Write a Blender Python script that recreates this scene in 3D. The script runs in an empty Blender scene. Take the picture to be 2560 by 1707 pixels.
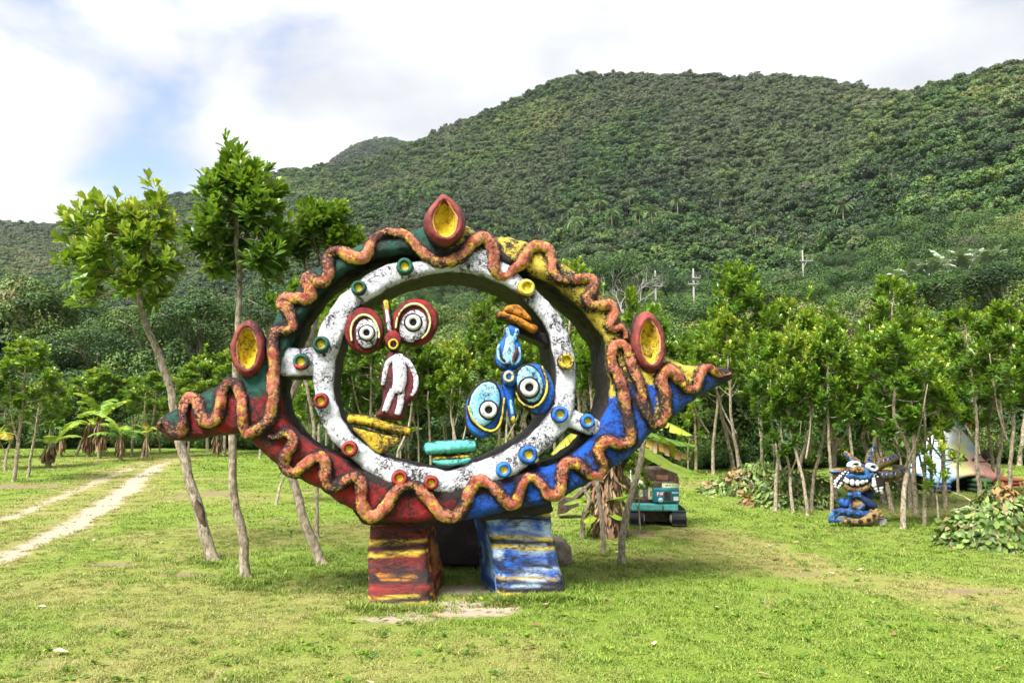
import bpy, bmesh, math, random, time
import numpy as np
from mathutils import Vector, Matrix
T0 = time.time()
SC = bpy.context.scene
COL = SC.collection
random.seed(7); RNG = np.random.default_rng(7)
R = math.radians

# ------------------------------------------------------------------ camera, sky, sun, exposure
W, H, F = 2560.0, 1707.0, 1920.0
EYE = np.array([0.0, 0.0, 2.0])
HORIZON = 1060.0
PITCH = math.atan((HORIZON - H / 2) / F)
cam_d = bpy.data.cameras.new('camera'); cam = bpy.data.objects.new('camera', cam_d); COL.objects.link(cam)
cam.location = EYE; cam.rotation_euler = (R(90) + PITCH, 0, 0)
cam_d.sensor_width = 36; cam_d.lens = 36 * F / W; cam_d.clip_start = 0.1; cam_d.clip_end = 6000
SC.camera = cam

SUN_EL, SUN_AZ = R(54), R(216)          # azimuth clockwise from +Y: behind the viewer, a little to the left
world = bpy.data.worlds.new('World'); SC.world = world; world.use_nodes = True
nt = world.node_tree; nt.nodes.clear()
def wn(t, **k):
    n = nt.nodes.new(t)
    for a, b in k.items(): setattr(n, a, b)
    return n
wo = wn('ShaderNodeOutputWorld'); bg = wn('ShaderNodeBackground'); nt.links.new(bg.outputs[0], wo.inputs[0])
bg.inputs['Strength'].default_value = 0.1
sky = wn('ShaderNodeTexSky', sky_type='NISHITA'); sky.sun_disc = False
sky.sun_elevation = SUN_EL; sky.sun_rotation = SUN_AZ; sky.air_density = 1.0; sky.dust_density = 1.0; sky.ozone_density = 1.5
tc = wn('ShaderNodeTexCoord'); mp = wn('ShaderNodeMapping'); mp.inputs['Scale'].default_value = (1, 1, 2.0)
mp.inputs['Location'].default_value = (2.02, 9.1, 5.3)
nt.links.new(tc.outputs['Generated'], mp.inputs['Vector'])
n1 = wn('ShaderNodeTexNoise'); n1.inputs['Scale'].default_value = 2.1; n1.inputs['Detail'].default_value = 8; n1.inputs['Roughness'].default_value = 0.56; n1.inputs['Distortion'].default_value = 0.25
nt.links.new(mp.outputs[0], n1.inputs['Vector'])
r1 = wn('ShaderNodeValToRGB'); r1.color_ramp.elements[0].position = 0.345; r1.color_ramp.elements[1].position = 0.48
r1.color_ramp.interpolation = 'EASE'
nt.links.new(n1.outputs['Fac'], r1.inputs['Fac'])
n2 = wn('ShaderNodeTexNoise'); n2.inputs['Scale'].default_value = 4.2; n2.inputs['Detail'].default_value = 6; n2.inputs['Roughness'].default_value = 0.5
nt.links.new(mp.outputs[0], n2.inputs['Vector'])
r2 = wn('ShaderNodeValToRGB')
r2.color_ramp.elements[0].position = 0.36; r2.color_ramp.elements[0].color = (2.1, 2.15, 2.27, 1)
r2.color_ramp.elements[1].position = 0.62; r2.color_ramp.elements[1].color = (3.0, 3.02, 3.08, 1)
nt.links.new(n2.outputs['Fac'], r2.inputs['Fac'])
sky_tint = wn('ShaderNodeMix', data_type='RGBA', blend_type='MULTIPLY'); sky_tint.inputs['Factor'].default_value = 1.0; sky_tint.inputs['B'].default_value = (0.78, 0.72, 0.74, 1)
nt.links.new(sky.outputs[0], sky_tint.inputs['A'])
mx = wn('ShaderNodeMix', data_type='RGBA')
nt.links.new(r1.outputs['Color'], mx.inputs['Factor']); nt.links.new(sky_tint.outputs['Result'], mx.inputs['A']); nt.links.new(r2.outputs['Color'], mx.inputs['B'])
nt.links.new(mx.outputs['Result'], bg.inputs['Color'])

sun_d = bpy.data.lights.new('sun', 'SUN'); sun_d.energy = 3.0; sun_d.angle = R(26); sun_d.color = (1.0, 0.975, 0.94)
sun = bpy.data.objects.new('sun', sun_d); COL.objects.link(sun); sun.location = (0, 0, 60)
sdir = Vector((math.sin(SUN_AZ) * math.cos(SUN_EL), math.cos(SUN_AZ) * math.cos(SUN_EL), math.sin(SUN_EL)))
sun.rotation_euler = sdir.to_track_quat('Z', 'Y').to_euler()
SC.view_settings.view_transform = 'Standard'; SC.view_settings.look = 'None'
SC.view_settings.exposure = 1.95; SC.view_settings.gamma = 1.0; SC.view_settings.use_curve_mapping = False
SC.render.engine = 'CYCLES'
SC.cycles.max_bounces = 6; SC.cycles.diffuse_bounces = 3; SC.cycles.glossy_bounces = 2; SC.cycles.transmission_bounces = 4
SC.cycles.transparent_max_bounces = 6; SC.cycles.use_adaptive_sampling = True; SC.cycles.adaptive_threshold = 0.02
SC.cycles.use_denoising = True

# ------------------------------------------------------------------ helpers
def ray(px, py):
    px = np.asarray(px, float); py = np.asarray(py, float)
    x = (px - W / 2) / F; y = -(py - H / 2) / F
    c, s = math.cos(PITCH), math.sin(PITCH)
    return np.stack([x, c - y * s, s + y * c], -1)
def project(P):
    d = np.asarray(P, float) - EYE
    c, s = math.cos(PITCH), math.sin(PITCH)
    f = d[..., 1] * c + d[..., 2] * s; u = -d[..., 1] * s + d[..., 2] * c
    return W / 2 + F * d[..., 0] / f, H / 2 - F * u / f

def _h(ix, iy, iz, seed):
    n = (ix.astype(np.int64) * 374761393 + iy.astype(np.int64) * 668265263 + iz.astype(np.int64) * 2147483647 + seed * 1274126177) & 0xffffffff
    n = ((n ^ (n >> 13)) * 1274126177) & 0xffffffff
    n = ((n ^ (n >> 16)) * 2246822519) & 0xffffffff
    return ((n ^ (n >> 15)) & 0xffffff) / float(0xffffff)
def vnoise(P, seed=0):
    P = np.asarray(P, float); i = np.floor(P).astype(np.int64); f = P - i; f = f * f * (3 - 2 * f)
    x, y, z = i[..., 0], i[..., 1], i[..., 2]; fx, fy, fz = f[..., 0], f[..., 1], f[..., 2]
    def L(a, b, t): return a + (b - a) * t
    c = lambda a, b, d: _h(x + a, y + b, z + d, seed)
    return L(L(L(c(0,0,0), c(1,0,0), fx), L(c(0,1,0), c(1,1,0), fx), fy), L(L(c(0,0,1), c(1,0,1), fx), L(c(0,1,1), c(1,1,1), fx), fy), fz)
def fbm(P, octv=4, seed=0, gain=0.5):
    P = np.asarray(P, float); s = 0; a = 1.0; tot = 0
    for k in range(octv):
        s = s + a * vnoise(P * 2 ** k + 17.3 * k, seed + k); tot += a; a *= gain
    return s / tot
def fbm2(x, y, octv=4, seed=0, gain=0.5):
    return fbm(np.stack([x, y, np.zeros_like(x) + seed * 3.1], -1), octv, seed, gain)
def sstep(a, b, x): t = np.clip((x - a) / (b - a), 0, 1); return t * t * (3 - 2 * t)

def crom(pts, n=6, closed=False):
    P = np.asarray(pts, float); N = len(P); out = []
    for i in range(N if closed else N - 1):
        if closed: p0, p1, p2, p3 = P[i - 1], P[i], P[(i + 1) % N], P[(i + 2) % N]
        else: p0, p1, p2, p3 = P[max(i - 1, 0)], P[i], P[i + 1], P[min(i + 2, N - 1)]
        for k in range(n):
            t = k / n
            out.append(0.5 * ((2 * p1) + (-p0 + p2) * t + (2 * p0 - 5 * p1 + 4 * p2 - p3) * t * t + (-p0 + 3 * p1 - 3 * p2 + p3) * t ** 3))
    if not closed: out.append(P[-1])
    return np.array(out)
def resample(P, step):
    P = np.asarray(P, float); d = np.r_[0, np.cumsum(np.linalg.norm(np.diff(P, axis=0), axis=1))]
    s = np.linspace(0, d[-1], max(3, int(d[-1] / step)))
    return np.stack([np.interp(s, d, P[:, k]) for k in range(P.shape[1])], -1)
def pip(x, y, poly):
    poly = np.asarray(poly, float); ins = np.zeros(np.shape(x), bool); n = len(poly)
    for i in range(n):
        x1, y1 = poly[i]; x2, y2 = poly[(i + 1) % n]
        if y1 == y2: continue
        c = ((y1 > y) != (y2 > y)) & (x < (x2 - x1) * (y - y1) / (y2 - y1) + x1)
        ins ^= c
    return ins
def seg_dist(x, y, line):
    d = np.full(np.shape(x), 1e9)
    for (x1, y1), (x2, y2) in zip(line[:-1], line[1:]):
        L2 = (x2 - x1) ** 2 + (y2 - y1) ** 2 + 1e-12
        t = np.clip(((x - x1) * (x2 - x1) + (y - y1) * (y2 - y1)) / L2, 0, 1)
        d = np.minimum(d, np.hypot(x - x1 - t * (x2 - x1), y - y1 - t * (y2 - y1)))
    return d

def mesh(name, V, faces, attrs=None, smooth=True):
    """faces: list of integer arrays, each (n, k)"""
    V = np.asarray(V, np.float32); me = bpy.data.meshes.new(name)
    if not isinstance(faces, (list, tuple)): faces = [faces]
    faces = [np.asarray(f, np.int32) for f in faces if len(f)]
    me.vertices.add(len(V)); me.vertices.foreach_set('co', V.ravel())
    li = np.concatenate([f.ravel() for f in faces]); tot = np.concatenate([np.full(len(f), f.shape[1], np.int32) for f in faces])
    me.loops.add(len(li)); me.loops.foreach_set('vertex_index', li)
    me.polygons.add(len(tot)); me.polygons.foreach_set('loop_start', np.r_[0, np.cumsum(tot)[:-1]].astype(np.int32)); me.polygons.foreach_set('loop_total', tot)
    me.polygons.foreach_set('use_smooth', np.full(len(tot), smooth))
    for k, a in (attrs or {}).items():
        a = np.asarray(a, np.float32)
        if a.ndim == 1: at = me.attributes.new(k, 'FLOAT', 'POINT'); at.data.foreach_set('value', a)
        elif a.shape[1] == 3 and k != 'Col': at = me.attributes.new(k, 'FLOAT_VECTOR', 'POINT'); at.data.foreach_set('vector', a.ravel())
        else:
            a4 = np.c_[a[:, :3], np.ones(len(a))].astype(np.float32); at = me.attributes.new(k, 'FLOAT_COLOR', 'POINT'); at.data.foreach_set('color', a4.ravel())
    me.update(calc_edges=True)
    return me
def obj(name, me, mat=None, parent=None, loc=(0, 0, 0), rz=0.0):
    o = bpy.data.objects.new(name, me); COL.objects.link(o); o.location = loc
    if rz: o.rotation_euler = (0, 0, rz)
    if mat is not None and not me.materials: me.materials.append(mat)
    if parent is not None: o.parent = parent
    return o
def thing(name, label, cat, loc=(0, 0, 0), rz=0.0, group=None):
    o = bpy.data.objects.new(name, None); COL.objects.link(o); o.location = loc; o.rotation_euler = (0, 0, rz)
    o.empty_display_size = 0.2
    return tag(o, label, cat, group)
def tag(o, label=None, cat=None, group=None, kind=None):
    for k, v in (('label', label), ('category', cat), ('group', group), ('kind', kind)):
        if v: o[k] = v
    return o

def tube(P, rad, seg=10, cap=True, noise=0.0, nscale=6.0, seed=1, flat=1.0):
    """swept tube through points P with radii rad -> V, [faces]"""
    P = np.asarray(P, float); n = len(P); rad = np.broadcast_to(np.asarray(rad, float), (n,)).copy()
    T = np.gradient(P, axis=0); T /= np.linalg.norm(T, axis=1)[:, None] + 1e-12
    up = np.array([0.0, 1.0, 0.0]) if abs(T[0][1]) < 0.9 else np.array([1.0, 0.0, 0.0])
    A = []
    a = up - T[0] * np.dot(up, T[0]); a /= np.linalg.norm(a)
    for i in range(n):
        a = a - T[i] * np.dot(a, T[i]); a /= np.linalg.norm(a) + 1e-12; A.append(a)
    A = np.array(A); B = np.cross(T, A)
    ang = np.linspace(0, 2 * np.pi, seg, endpoint=False)
    ring = np.cos(ang)[None, :, None] * A[:, None, :] * flat + np.sin(ang)[None, :, None] * B[:, None, :]
    V = P[:, None, :] + ring * rad[:, None, None]
    if noise:
        nz = fbm(V * nscale, 3, seed) - 0.5; V = V + ring * (nz * 2 * noise)[..., None]
    V = V.reshape(-1, 3)
    i = np.arange(n - 1)[:, None] * seg; j = np.arange(seg)[None, :]; j2 = (j + 1) % seg
    Fq = np.stack([i + j, i + j2, i + seg + j2, i + seg + j], -1).reshape(-1, 4)
    faces = [Fq]
    if cap:
        V = np.r_[V, P[:1] - T[:1] * rad[0] * 0.6, P[-1:] + T[-1:] * rad[-1] * 0.6]; c0, c1 = n * seg, n * seg + 1
        jj = np.arange(seg); k2 = (jj + 1) % seg; e = (n - 1) * seg
        faces.append(np.r_[np.stack([np.full(seg, c0), k2, jj], -1), np.stack([np.full(seg, c1), e + jj, e + k2], -1)])
    return V, faces
def join(parts):
    Vs, out, off = [], {}, 0
    for V, fs in parts:
        Vs.append(np.asarray(V, float))
        for f in (fs if isinstance(fs, (list, tuple)) else [fs]):
            f = np.asarray(f); out.setdefault(f.shape[1], []).append(f + off)
        off += len(V)
    return np.concatenate(Vs), [np.concatenate(v) for v in out.values()]
def box(cx, cy, cz, sx, sy, sz, bev=0.0):
    bm = bmesh.new(); bmesh.ops.create_cube(bm, size=1.0)
    for v in bm.verts: v.co = Vector((v.co.x * sx + cx, v.co.y * sy + cy, v.co.z * sz + cz))
    if bev: bmesh.ops.bevel(bm, geom=list(bm.edges), offset=bev, segments=2, affect='EDGES', profile=0.5)
    bm.verts.index_update()
    V = np.array([v.co[:] for v in bm.verts]); d = {}
    for f in bm.faces: d.setdefault(len(f.verts), []).append([v.index for v in f.verts])
    bm.free(); return V, [np.array(v) for v in d.values()]
def prism(poly, y0, y1, bev=0.0):
    """polygon in (x, z) extruded along y"""
    bm = bmesh.new(); vs = [bm.verts.new((p[0], y0, p[1])) for p in poly]
    f = bm.faces.new(vs); r = bmesh.ops.extrude_face_region(bm, geom=[f])
    for v in r['geom']:
        if isinstance(v, bmesh.types.BMVert): v.co.y = y1
    bmesh.ops.recalc_face_normals(bm, faces=bm.faces)
    if bev: bmesh.ops.bevel(bm, geom=list(bm.edges), offset=bev, segments=2, affect='EDGES', profile=0.5, clamp_overlap=True)
    bmesh.ops.triangulate(bm, faces=[f for f in bm.faces if len(f.verts) > 4])
    bm.verts.index_update()
    V = np.array([v.co[:] for v in bm.verts]); d = {}
    for f in bm.faces: d.setdefault(len(f.verts), []).append([v.index for v in f.verts])
    bm.free(); return V, [np.array(v) for v in d.values()]
def lathe(prof, seg=32, ex=1.0, ez=1.0, rot=0.0, c=(0, 0, 0), warp=None, noise=0.0, nscale=9.0, seed=3):
    """prof: (rho, forward) pairs from the front centre outward and round the back; the axis is -y"""
    prof = np.asarray(prof, float); n = len(prof); ang = np.linspace(0, 2 * np.pi, seg, endpoint=False)
    ca, sa = np.cos(ang), np.sin(ang)
    mx_, mz_ = (1.0, 1.0) if warp is None else warp(ang[None], prof[:, :1])
    x = prof[:, :1] * ca[None] * mx_ * ex; z = prof[:, :1] * sa[None] * mz_ * ez
    xr = x * math.cos(rot) - z * math.sin(rot); zr = x * math.sin(rot) + z * math.cos(rot)
    V = np.stack([xr, np.broadcast_to(-prof[:, 1:2], xr.shape), zr], -1) + np.asarray(c)
    if noise:
        nz = fbm(V * nscale, 3, seed) - 0.5; d = V - np.asarray(c); V = V + d / (np.linalg.norm(d, axis=-1, keepdims=True) + 1e-6) * (nz * 2 * noise)[..., None]
    V = V.reshape(-1, 3); i = np.arange(n - 1)[:, None] * seg; j = np.arange(seg)[None]; j2 = (j + 1) % seg
    return V, [np.stack([i + j, i + seg + j, i + seg + j2, i + j2], -1).reshape(-1, 4)]
def disc_prof(t, r_edge=0.25, n=8, back=None):
    """rounded pebble profile, half thickness t"""
    p = [(0.001, t * 1.1), (0.35, t * 1.08), (0.6, t * 1.02), (0.78, t * 0.93)]
    for k in range(n + 1):
        a = math.pi / 2 - math.pi * k / n
        p.append((0.86 + 0.14 * math.cos(a), t * 0.86 * math.sin(a)))
    return p + [(0.5, -t * 0.9), (0.001, -t * 0.9)]

# ------------------------------------------------------------------ materials
def srgb(*c): return tuple((v / 255 / 12.92) if v / 255 <= 0.04045 else ((v / 255 + 0.055) / 1.055) ** 2.4 for v in c)
class NT:
    def __init__(s, name):
        s.m = bpy.data.materials.new(name); s.m.use_nodes = True; s.t = s.m.node_tree; s.t.nodes.clear()
        s.out = s.n('ShaderNodeOutputMaterial')
    def n(s, t, **k):
        x = s.t.nodes.new(t)
        for a, b in k.items(): setattr(x, a, b)
        return x
    def l(s, a, b): s.t.links.new(a, b)
    def noise(s, scale, detail=4, rough=0.55, vec=None, dist=0.0, kind='Object'):
        x = s.n('ShaderNodeTexNoise'); x.inputs['Scale'].default_value = scale; x.inputs['Detail'].default_value = detail
        x.inputs['Roughness'].default_value = rough; x.inputs['Distortion'].default_value = dist
        s.l(vec if vec is not None else s.coord(kind), x.inputs['Vector']); return x.outputs['Fac']
    def coord(s, kind='Object'):
        if not hasattr(s, '_tc'): s._tc = s.n('ShaderNodeTexCoord')
        return s._tc.outputs[kind]
    def ramp(s, fac, stops, interp='LINEAR'):
        x = s.n('ShaderNodeValToRGB'); e = x.color_ramp.elements; x.color_ramp.interpolation = interp
        while len(e) < len(stops): e.new(0.5)
        for el, (p, c) in zip(e, stops):
            el.position = p; el.color = (*c, 1) if not np.isscalar(c) else (c, c, c, 1)
        s.l(fac, x.inputs['Fac']); return x.outputs['Color']
    def mix(s, fac, a, b, mode='MIX'):
        x = s.n('ShaderNodeMix', data_type='RGBA', blend_type=mode)
        for v, k in ((fac, 'Factor'), (a, 'A'), (b, 'B')):
            if hasattr(v, 'is_linked'): s.l(v, x.inputs[k])
            else: x.inputs[k].default_value = v if np.isscalar(v) else (*v, 1)
        return x.outputs['Result']
    def math(s, op, a, b=0.0):
        x = s.n('ShaderNodeMath', operation=op)
        for v, k in ((a, 0), (b, 1)):
            if hasattr(v, 'is_linked'): s.l(v, x.inputs[k])
            else: x.inputs[k].default_value = v
        return x.outputs[0]
    def attr(s, name, out='Fac', kind='GEOMETRY'):
        x = s.n('ShaderNodeAttribute', attribute_name=name, attribute_type=kind); return x.outputs[out]
    def bsdf(s, col, rough=0.6, spec=0.4, bump=None, bstr=0.4, bdist=0.02, metal=0.0):
        p = s.n('ShaderNodeBsdfPrincipled')
        if hasattr(col, 'is_linked'): s.l(col, p.inputs['Base Color'])
        else: p.inputs['Base Color'].default_value = (*col, 1)
        if hasattr(rough, 'is_linked'): s.l(rough, p.inputs['Roughness'])
        else: p.inputs['Roughness'].default_value = rough
        p.inputs['Specular IOR Level'].default_value = spec; p.inputs['Metallic'].default_value = metal
        if bump is not None:
            b = s.n('ShaderNodeBump'); b.inputs['Strength'].default_value = bstr; b.inputs['Distance'].default_value = bdist
            s.l(bump, b.inputs['Height']); s.l(b.outputs[0], p.inputs['Normal'])
        s.p = p; s.l(p.outputs[0], s.out.inputs['Surface']); return p
BLACK = srgb(40, 32, 30)
def paint(name, cols=None, dark=BLACK, amount=0.42, scale=24.0, soft=0.09, bump=0.9, big=2.5, rough=0.55, stretch=None):
    """dry-brushed paint over dark cement. cols: list of colours met in patches, or None for the mesh's own colours"""
    m = NT(name)
    vec = m.coord('Object')
    if stretch:
        mp_ = m.n('ShaderNodeMapping'); mp_.inputs['Scale'].default_value = stretch; m.l(vec, mp_.inputs['Vector']); vec = mp_.outputs[0]
    if cols is None: col = m.attr('Col', 'Color')
    elif len(cols) == 1:
        col = m.mix(m.noise(big * 3, 3, vec=vec), tuple(c * 0.72 for c in cols[0]), tuple(min(1, c * 1.18) for c in cols[0]))
    else:
        k = len(cols); st = [(0.30 + 0.40 * i / (k - 1), c) for i, c in enumerate(cols)]
        col = m.ramp(m.noise(big * 2.2, 5, 0.62, vec=vec), st)
    n1_ = m.noise(scale, 7, 0.74, vec=vec, dist=0.9)
    n0_ = m.noise(scale * 0.16, 2, 0.5, vec=vec)
    s = m.math('ADD', n1_, m.math('MULTIPLY', m.math('SUBTRACT', n0_, 0.5), 0.46))
    s = m.math('SUBTRACT', s, m.math('MULTIPLY', m.attr('edge_black'), 0.26))
    mask = m.ramp(s, [(amount - soft, 1.0), (amount + soft * 0.6, 0.0)])
    col = m.mix(mask, col, dark)
    h = m.math('ADD', n1_, m.math('MULTIPLY', m.noise(scale * 3.7, 3, 0.6, vec=vec), 0.35))
    m.bsdf(col, rough, 0.35, h, bump, 0.035)
    return m.m
def plain(name, col, rough=0.6, var=0.25, scale=8.0, bump=0.2, spec=0.4, metal=0.0, col2=None):
    m = NT(name)
    c = m.mix(m.ramp(m.noise(scale, 5, 0.6), [(0.35, 0.0), (0.68, 1.0)]), tuple(v * (1 - var) for v in col), col2 or tuple(min(1, v * (1 + var)) for v in col))
    m.bsdf(c, rough, spec, m.noise(scale * 4, 4), bump, 0.01, metal)
    return m.m

# ------------------------------------------------------------------ terrain
SKY = np.array([(-700,560),(-300,560),(0,545),(140,553),(240,525),(330,497),(420,480),(640,432),(760,408),(870,394),(960,368),(1045,340),(1140,295),(1215,270),(1300,225),
                (1370,195),(1430,175),(1480,168),(1560,175),(1700,170),(1830,178),(1950,172),(2060,180),(2150,198),(2260,217),(2330,195),(2420,178),(2490,145),(2560,133),(2700,100),(3000,90),(3400,140)], float)
_d = ray(SKY[:, 0], SKY[:, 1]); SK_TH = np.arctan2(_d[:, 0], _d[:, 1]); SK_EL = _d[:, 2] / np.hypot(_d[:, 0], _d[:, 1])
_o = np.argsort(SK_TH); SK_TH = SK_TH[_o]; SK_EL = SK_EL[_o]
def ridge(th):
    el = np.interp(th, SK_TH, SK_EL)
    RR = np.interp(th, [-0.8, -0.55, -0.25, 0.0, 0.2, 0.45, 0.8], [720, 680, 560, 480, 440, 400, 380])
    return el, RR
def lawn_z(x, y):
    s = 2.0; q = np.clip(y, -50, 46)
    z = 0.025 * s * np.log1p(np.exp((q - 13.0) / s))
    return z + 0.10 * (fbm2(x * 0.22, y * 0.22, 2, 5) - 0.5) * sstep(10.0, 14.0, np.abs(y))
def crest(pts, R2, cut):
    p = np.array(pts, float); d = ray(p[:, 0], p[:, 1]); return np.arctan2(d[:, 0], d[:, 1]), d[:, 2] / np.hypot(d[:, 0], d[:, 1]), R2, cut
SPURS = [crest([(1560,700),(1700,608),(1850,515),(1960,440),(2060,365),(2170,285),(2265,212),(2330,188),(2420,170),(2490,140),(2560,128),(2700,95),(3000,85),(3400,140)], 300, 0.9),
         crest([(560,640),(700,560),(860,490),(1000,452),(1120,440),(1240,455),(1360,500),(1480,570),(1600,660)], 330, 0.35),
         crest([(1180,560),(1290,450),(1370,350),(1440,270),(1500,262),(1580,320),(1660,410),(1760,520),(1840,620)], 400, 0.5)]
def terrain_z(x, y):
    x = np.asarray(x, float); y = np.asarray(y, float)
    r = np.hypot(x, y); th = np.arctan2(x, y); el, RR = ridge(th)
    z0 = lawn_z(x, y)
    front = sstep(1.75, 1.1, np.abs(th))
    r0 = 46.0
    zr = (2 + el * RR - 6.0) * front
    t = (r - r0) / (RR - r0); tc_ = np.clip(t, 0, 1)
    g = fbm2(x * 0.009, y * 0.005, 3, 11) - 0.5
    g2 = 1 - np.abs(2 * fbm2(th * 9.0 + r * 0.002, r * 0.0035, 3, 21) - 1)
    s = tc_ ** 1.65
    z = z0 + (zr - z0) * s + zr * (0.26 * g + 0.10 * (g2 - 0.6)) * 3.2 * tc_ ** 1.5 * (1 - tc_) ** 1.2
    over = np.maximum(t - 1, 0) * (RR - r0)
    z = np.where(t > 1, np.maximum(z0 + (zr - z0) - over * 0.35, -2), z)
    # nearer spurs that fold the mountainside
    for TH_, EL_, R2, cut in SPURS:
        e2 = np.interp(th, TH_, EL_, left=0.0, right=0.0) ; z2r = (2 + e2 * R2 - 6.0) * (e2 > 0.02); t2 = (r - r0) / (R2 - r0); tt = np.clip(t2, 0, 1)
        zs = z0 + (z2r - z0) * tt ** 1.5 + z2r * 0.22 * g * 3 * tt * (1 - tt) - np.maximum(t2 - 1, 0) * (R2 - r0) * cut
        z = np.where((e2 > 0.02) & (t2 > 0.05), np.maximum(z, zs), z)
    # one far bald peak behind the main ridge
    X, Y = x + 188.0, y - 1130.0
    z = np.maximum(z, np.where(r > 800, 424 * np.exp(-(np.abs(X) / 190) ** 2.0 * 0.55) * np.exp(-(Y / 260) ** 2), -50))
    return z
def ground_at(px, py):
    """world point where the line of sight through a pixel meets the ground"""
    d = ray(px, py); z = 0.0
    for k in range(14):
        P = EYE + d * ((z - EYE[2]) / d[2] if d[2] < -1e-4 else 300.0)
        z = 0.5 * z + 0.5 * float(lawn_z(np.array(P[0]), np.array(P[1])))
    return P
TRACK1 = [ground_at(*p)[:2] for p in [(-260,1470),(0,1388),(60,1368),(150,1325),(250,1270),(320,1222),(352,1190),(400,1162),(470,1138)]]
TRACK2 = [ground_at(*p)[:2] for p in [(-200,1345),(0,1300),(80,1270),(150,1240),(230,1207),(300,1178),(400,1150),(470,1137)]]
STRIP = [ground_at(*p)[:2] for p in [(1760,1330),(1900,1395),(2080,1432),(2300,1465),(2560,1525),(2800,1600)]]
BARE = [  # pixel, radius along x, along y (m), strength
    (1130,1518,0.85,0.42,1.0),(1050,1545,0.8,0.16,0.7),(1180,1470,0.5,0.3,0.9),(560,1312,0.5,0.3,0.6),(530,1232,1.2,0.5,0.8),(450,1245,0.8,0.5,0.6),(640,1245,0.8,0.3,0.6),
    (270,1408,0.5,0.16,1.0),(480,1432,0.5,0.12,0.9),(590,1440,0.35,0.10,0.8),(460,1392,0.3,0.2,0.7),(680,1300,0.5,0.2,0.7),(640,1340,0.5,0.2,0.5),(420,1575,0.35,0.08,0.6),(560,1585,0.3,0.08,0.6),
    (1590,1330,0.5,0.5,0.8),(1600,1395,0.9,0.12,0.6),(1545,1410,0.4,0.2,0.6),(2060,1430,0.7,0.3,0.5),(2410,1475,0.8,0.15,0.8),(2500,1550,0.5,0.1,0.6),(2130,1460,0.4,0.1,0.7),(1960,1450,0.4,0.1,0.5),
    (930,1505,0.3,0.1,0.5),(120,1650,0.5,0.14,0.6),(300,1560,0.3,0.08,0.5),(760,1510,0.3,0.06,0.5),(900,1570,0.3,0.08,0.4),(60,1215,2.2,0.9,0.8),(2260,1275,2.5,1.6,0.45),(2050,1260,2.5,1.6,0.45),(2480,1265,2.5,1.8,0.45)]
BARE = [(*ground_at(a, b)[:2], c, d, e) for a, b, c, d, e in BARE]
def lawn_masks(x, y, full=False):
    n = fbm2(x * 1.6, y * 1.6, 4, 31); nf = fbm2(x * 6.0, y * 6.0, 3, 33)
    bare = np.zeros_like(x); sand = np.zeros_like(x)
    for T in (TRACK1, TRACK2):
        d = seg_dist(x, y, T) + (n - 0.5) * 0.45 + (nf - 0.5) * 0.35
        w = 0.21 if T is TRACK1 else 0.14
        bare = np.maximum(bare, sstep(w + 0.28, w - 0.08, d) * np.where(T is TRACK1, 0.95, 0.72) * sstep(40, 26, y))
    sand = bare.copy()
    for q_, (bx, by, rx, ry, s) in enumerate(BARE):
        q = np.hypot((x - bx) / rx, (y - by) / ry) + (n - 0.5) * 1.3 + (nf - 0.5) * 0.7
        b0 = s * sstep(1.25, 0.35, q) * 1.0; bare = np.maximum(bare, b0)
        if q_ < 3: sand = np.maximum(sand, b0)
    bare = np.maximum(bare, 0.65 * sstep(0.62, 0.76, fbm2(x * 0.9, y * 0.9, 4, 41)) * sstep(0.45, 0.6, nf))
    # strip between and beside the ruts is dry
    dt = np.minimum(seg_dist(x, y, TRACK1), seg_dist(x, y, TRACK2))
    dry = sstep(0.42, 0.72, fbm2(x * 0.35, y * 0.35, 4, 51)) * 0.55 + 0.55 * (nf - 0.40) + 0.35 * (n - 0.45)
    dry = np.maximum(dry, sstep(1.5, 0.3, dt + (n - 0.5)) * 0.75)
    dry = np.maximum(dry * 0.85, 0.8 * sstep(1.3, 0.3, seg_dist(x, y, STRIP) + (n - 0.5) * 1.6) * (0.4 + nf))
    dry = np.maximum(dry, bare * 0.9)
    return (np.clip(bare, 0, 1), np.clip(dry, 0, 1)) if not full else (np.clip(bare, 0, 1), np.clip(dry, 0, 1), np.clip(sand, 0, 1))

# lawn and soil ground material, driven by where the turf is worn
m = NT('lawn')
bare_a, dry_a = m.attr('bare'), m.attr('dry')
g1 = m.noise(1.3, 5, 0.6); g2 = m.noise(28, 5, 0.7); g3 = m.noise(90, 3, 0.7)
green = m.ramp(g2, [(0.25, (0.068, 0.114, 0.013)), (0.5, (0.150, 0.220, 0.026)), (0.75, (0.255, 0.305, 0.056))])
dryc = m.ramp(g2, [(0.25, (0.125, 0.120, 0.028)), (0.5, (0.255, 0.235, 0.070)), (0.75, (0.380, 0.340, 0.140))])
soil = m.ramp(g3, [(0.25, (0.240, 0.185, 0.125)), (0.55, (0.420, 0.345, 0.255)), (0.8, (0.560, 0.490, 0.390))])
earth = m.ramp(g3, [(0.25, (0.115, 0.075, 0.045)), (0.5, (0.215, 0.155, 0.095)), (0.75, (0.330, 0.265, 0.165))])
soil = m.mix(m.ramp(m.attr('sand'), [(0.2, 0.0), (0.55, 1.0)]), earth, soil)
c = m.mix(m.ramp(m.math('ADD', dry_a, m.math('MULTIPLY', m.math('SUBTRACT', g1, 0.5), 0.7)), [(0.2, 0.0), (0.75, 1.0)]), green, dryc)
c = m.mix(m.ramp(m.math('ADD', bare_a, m.math('MULTIPLY', m.math('SUBTRACT', g2, 0.5), 1.5)), [(0.30, 0.0), (0.80, 1.0)]), c, soil)
m.bsdf(c, 0.9, 0.15, m.math('ADD', g2, m.math('MULTIPLY', g3, 0.5)), 0.8, 0.03)
M_LAWN = m.m
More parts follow.
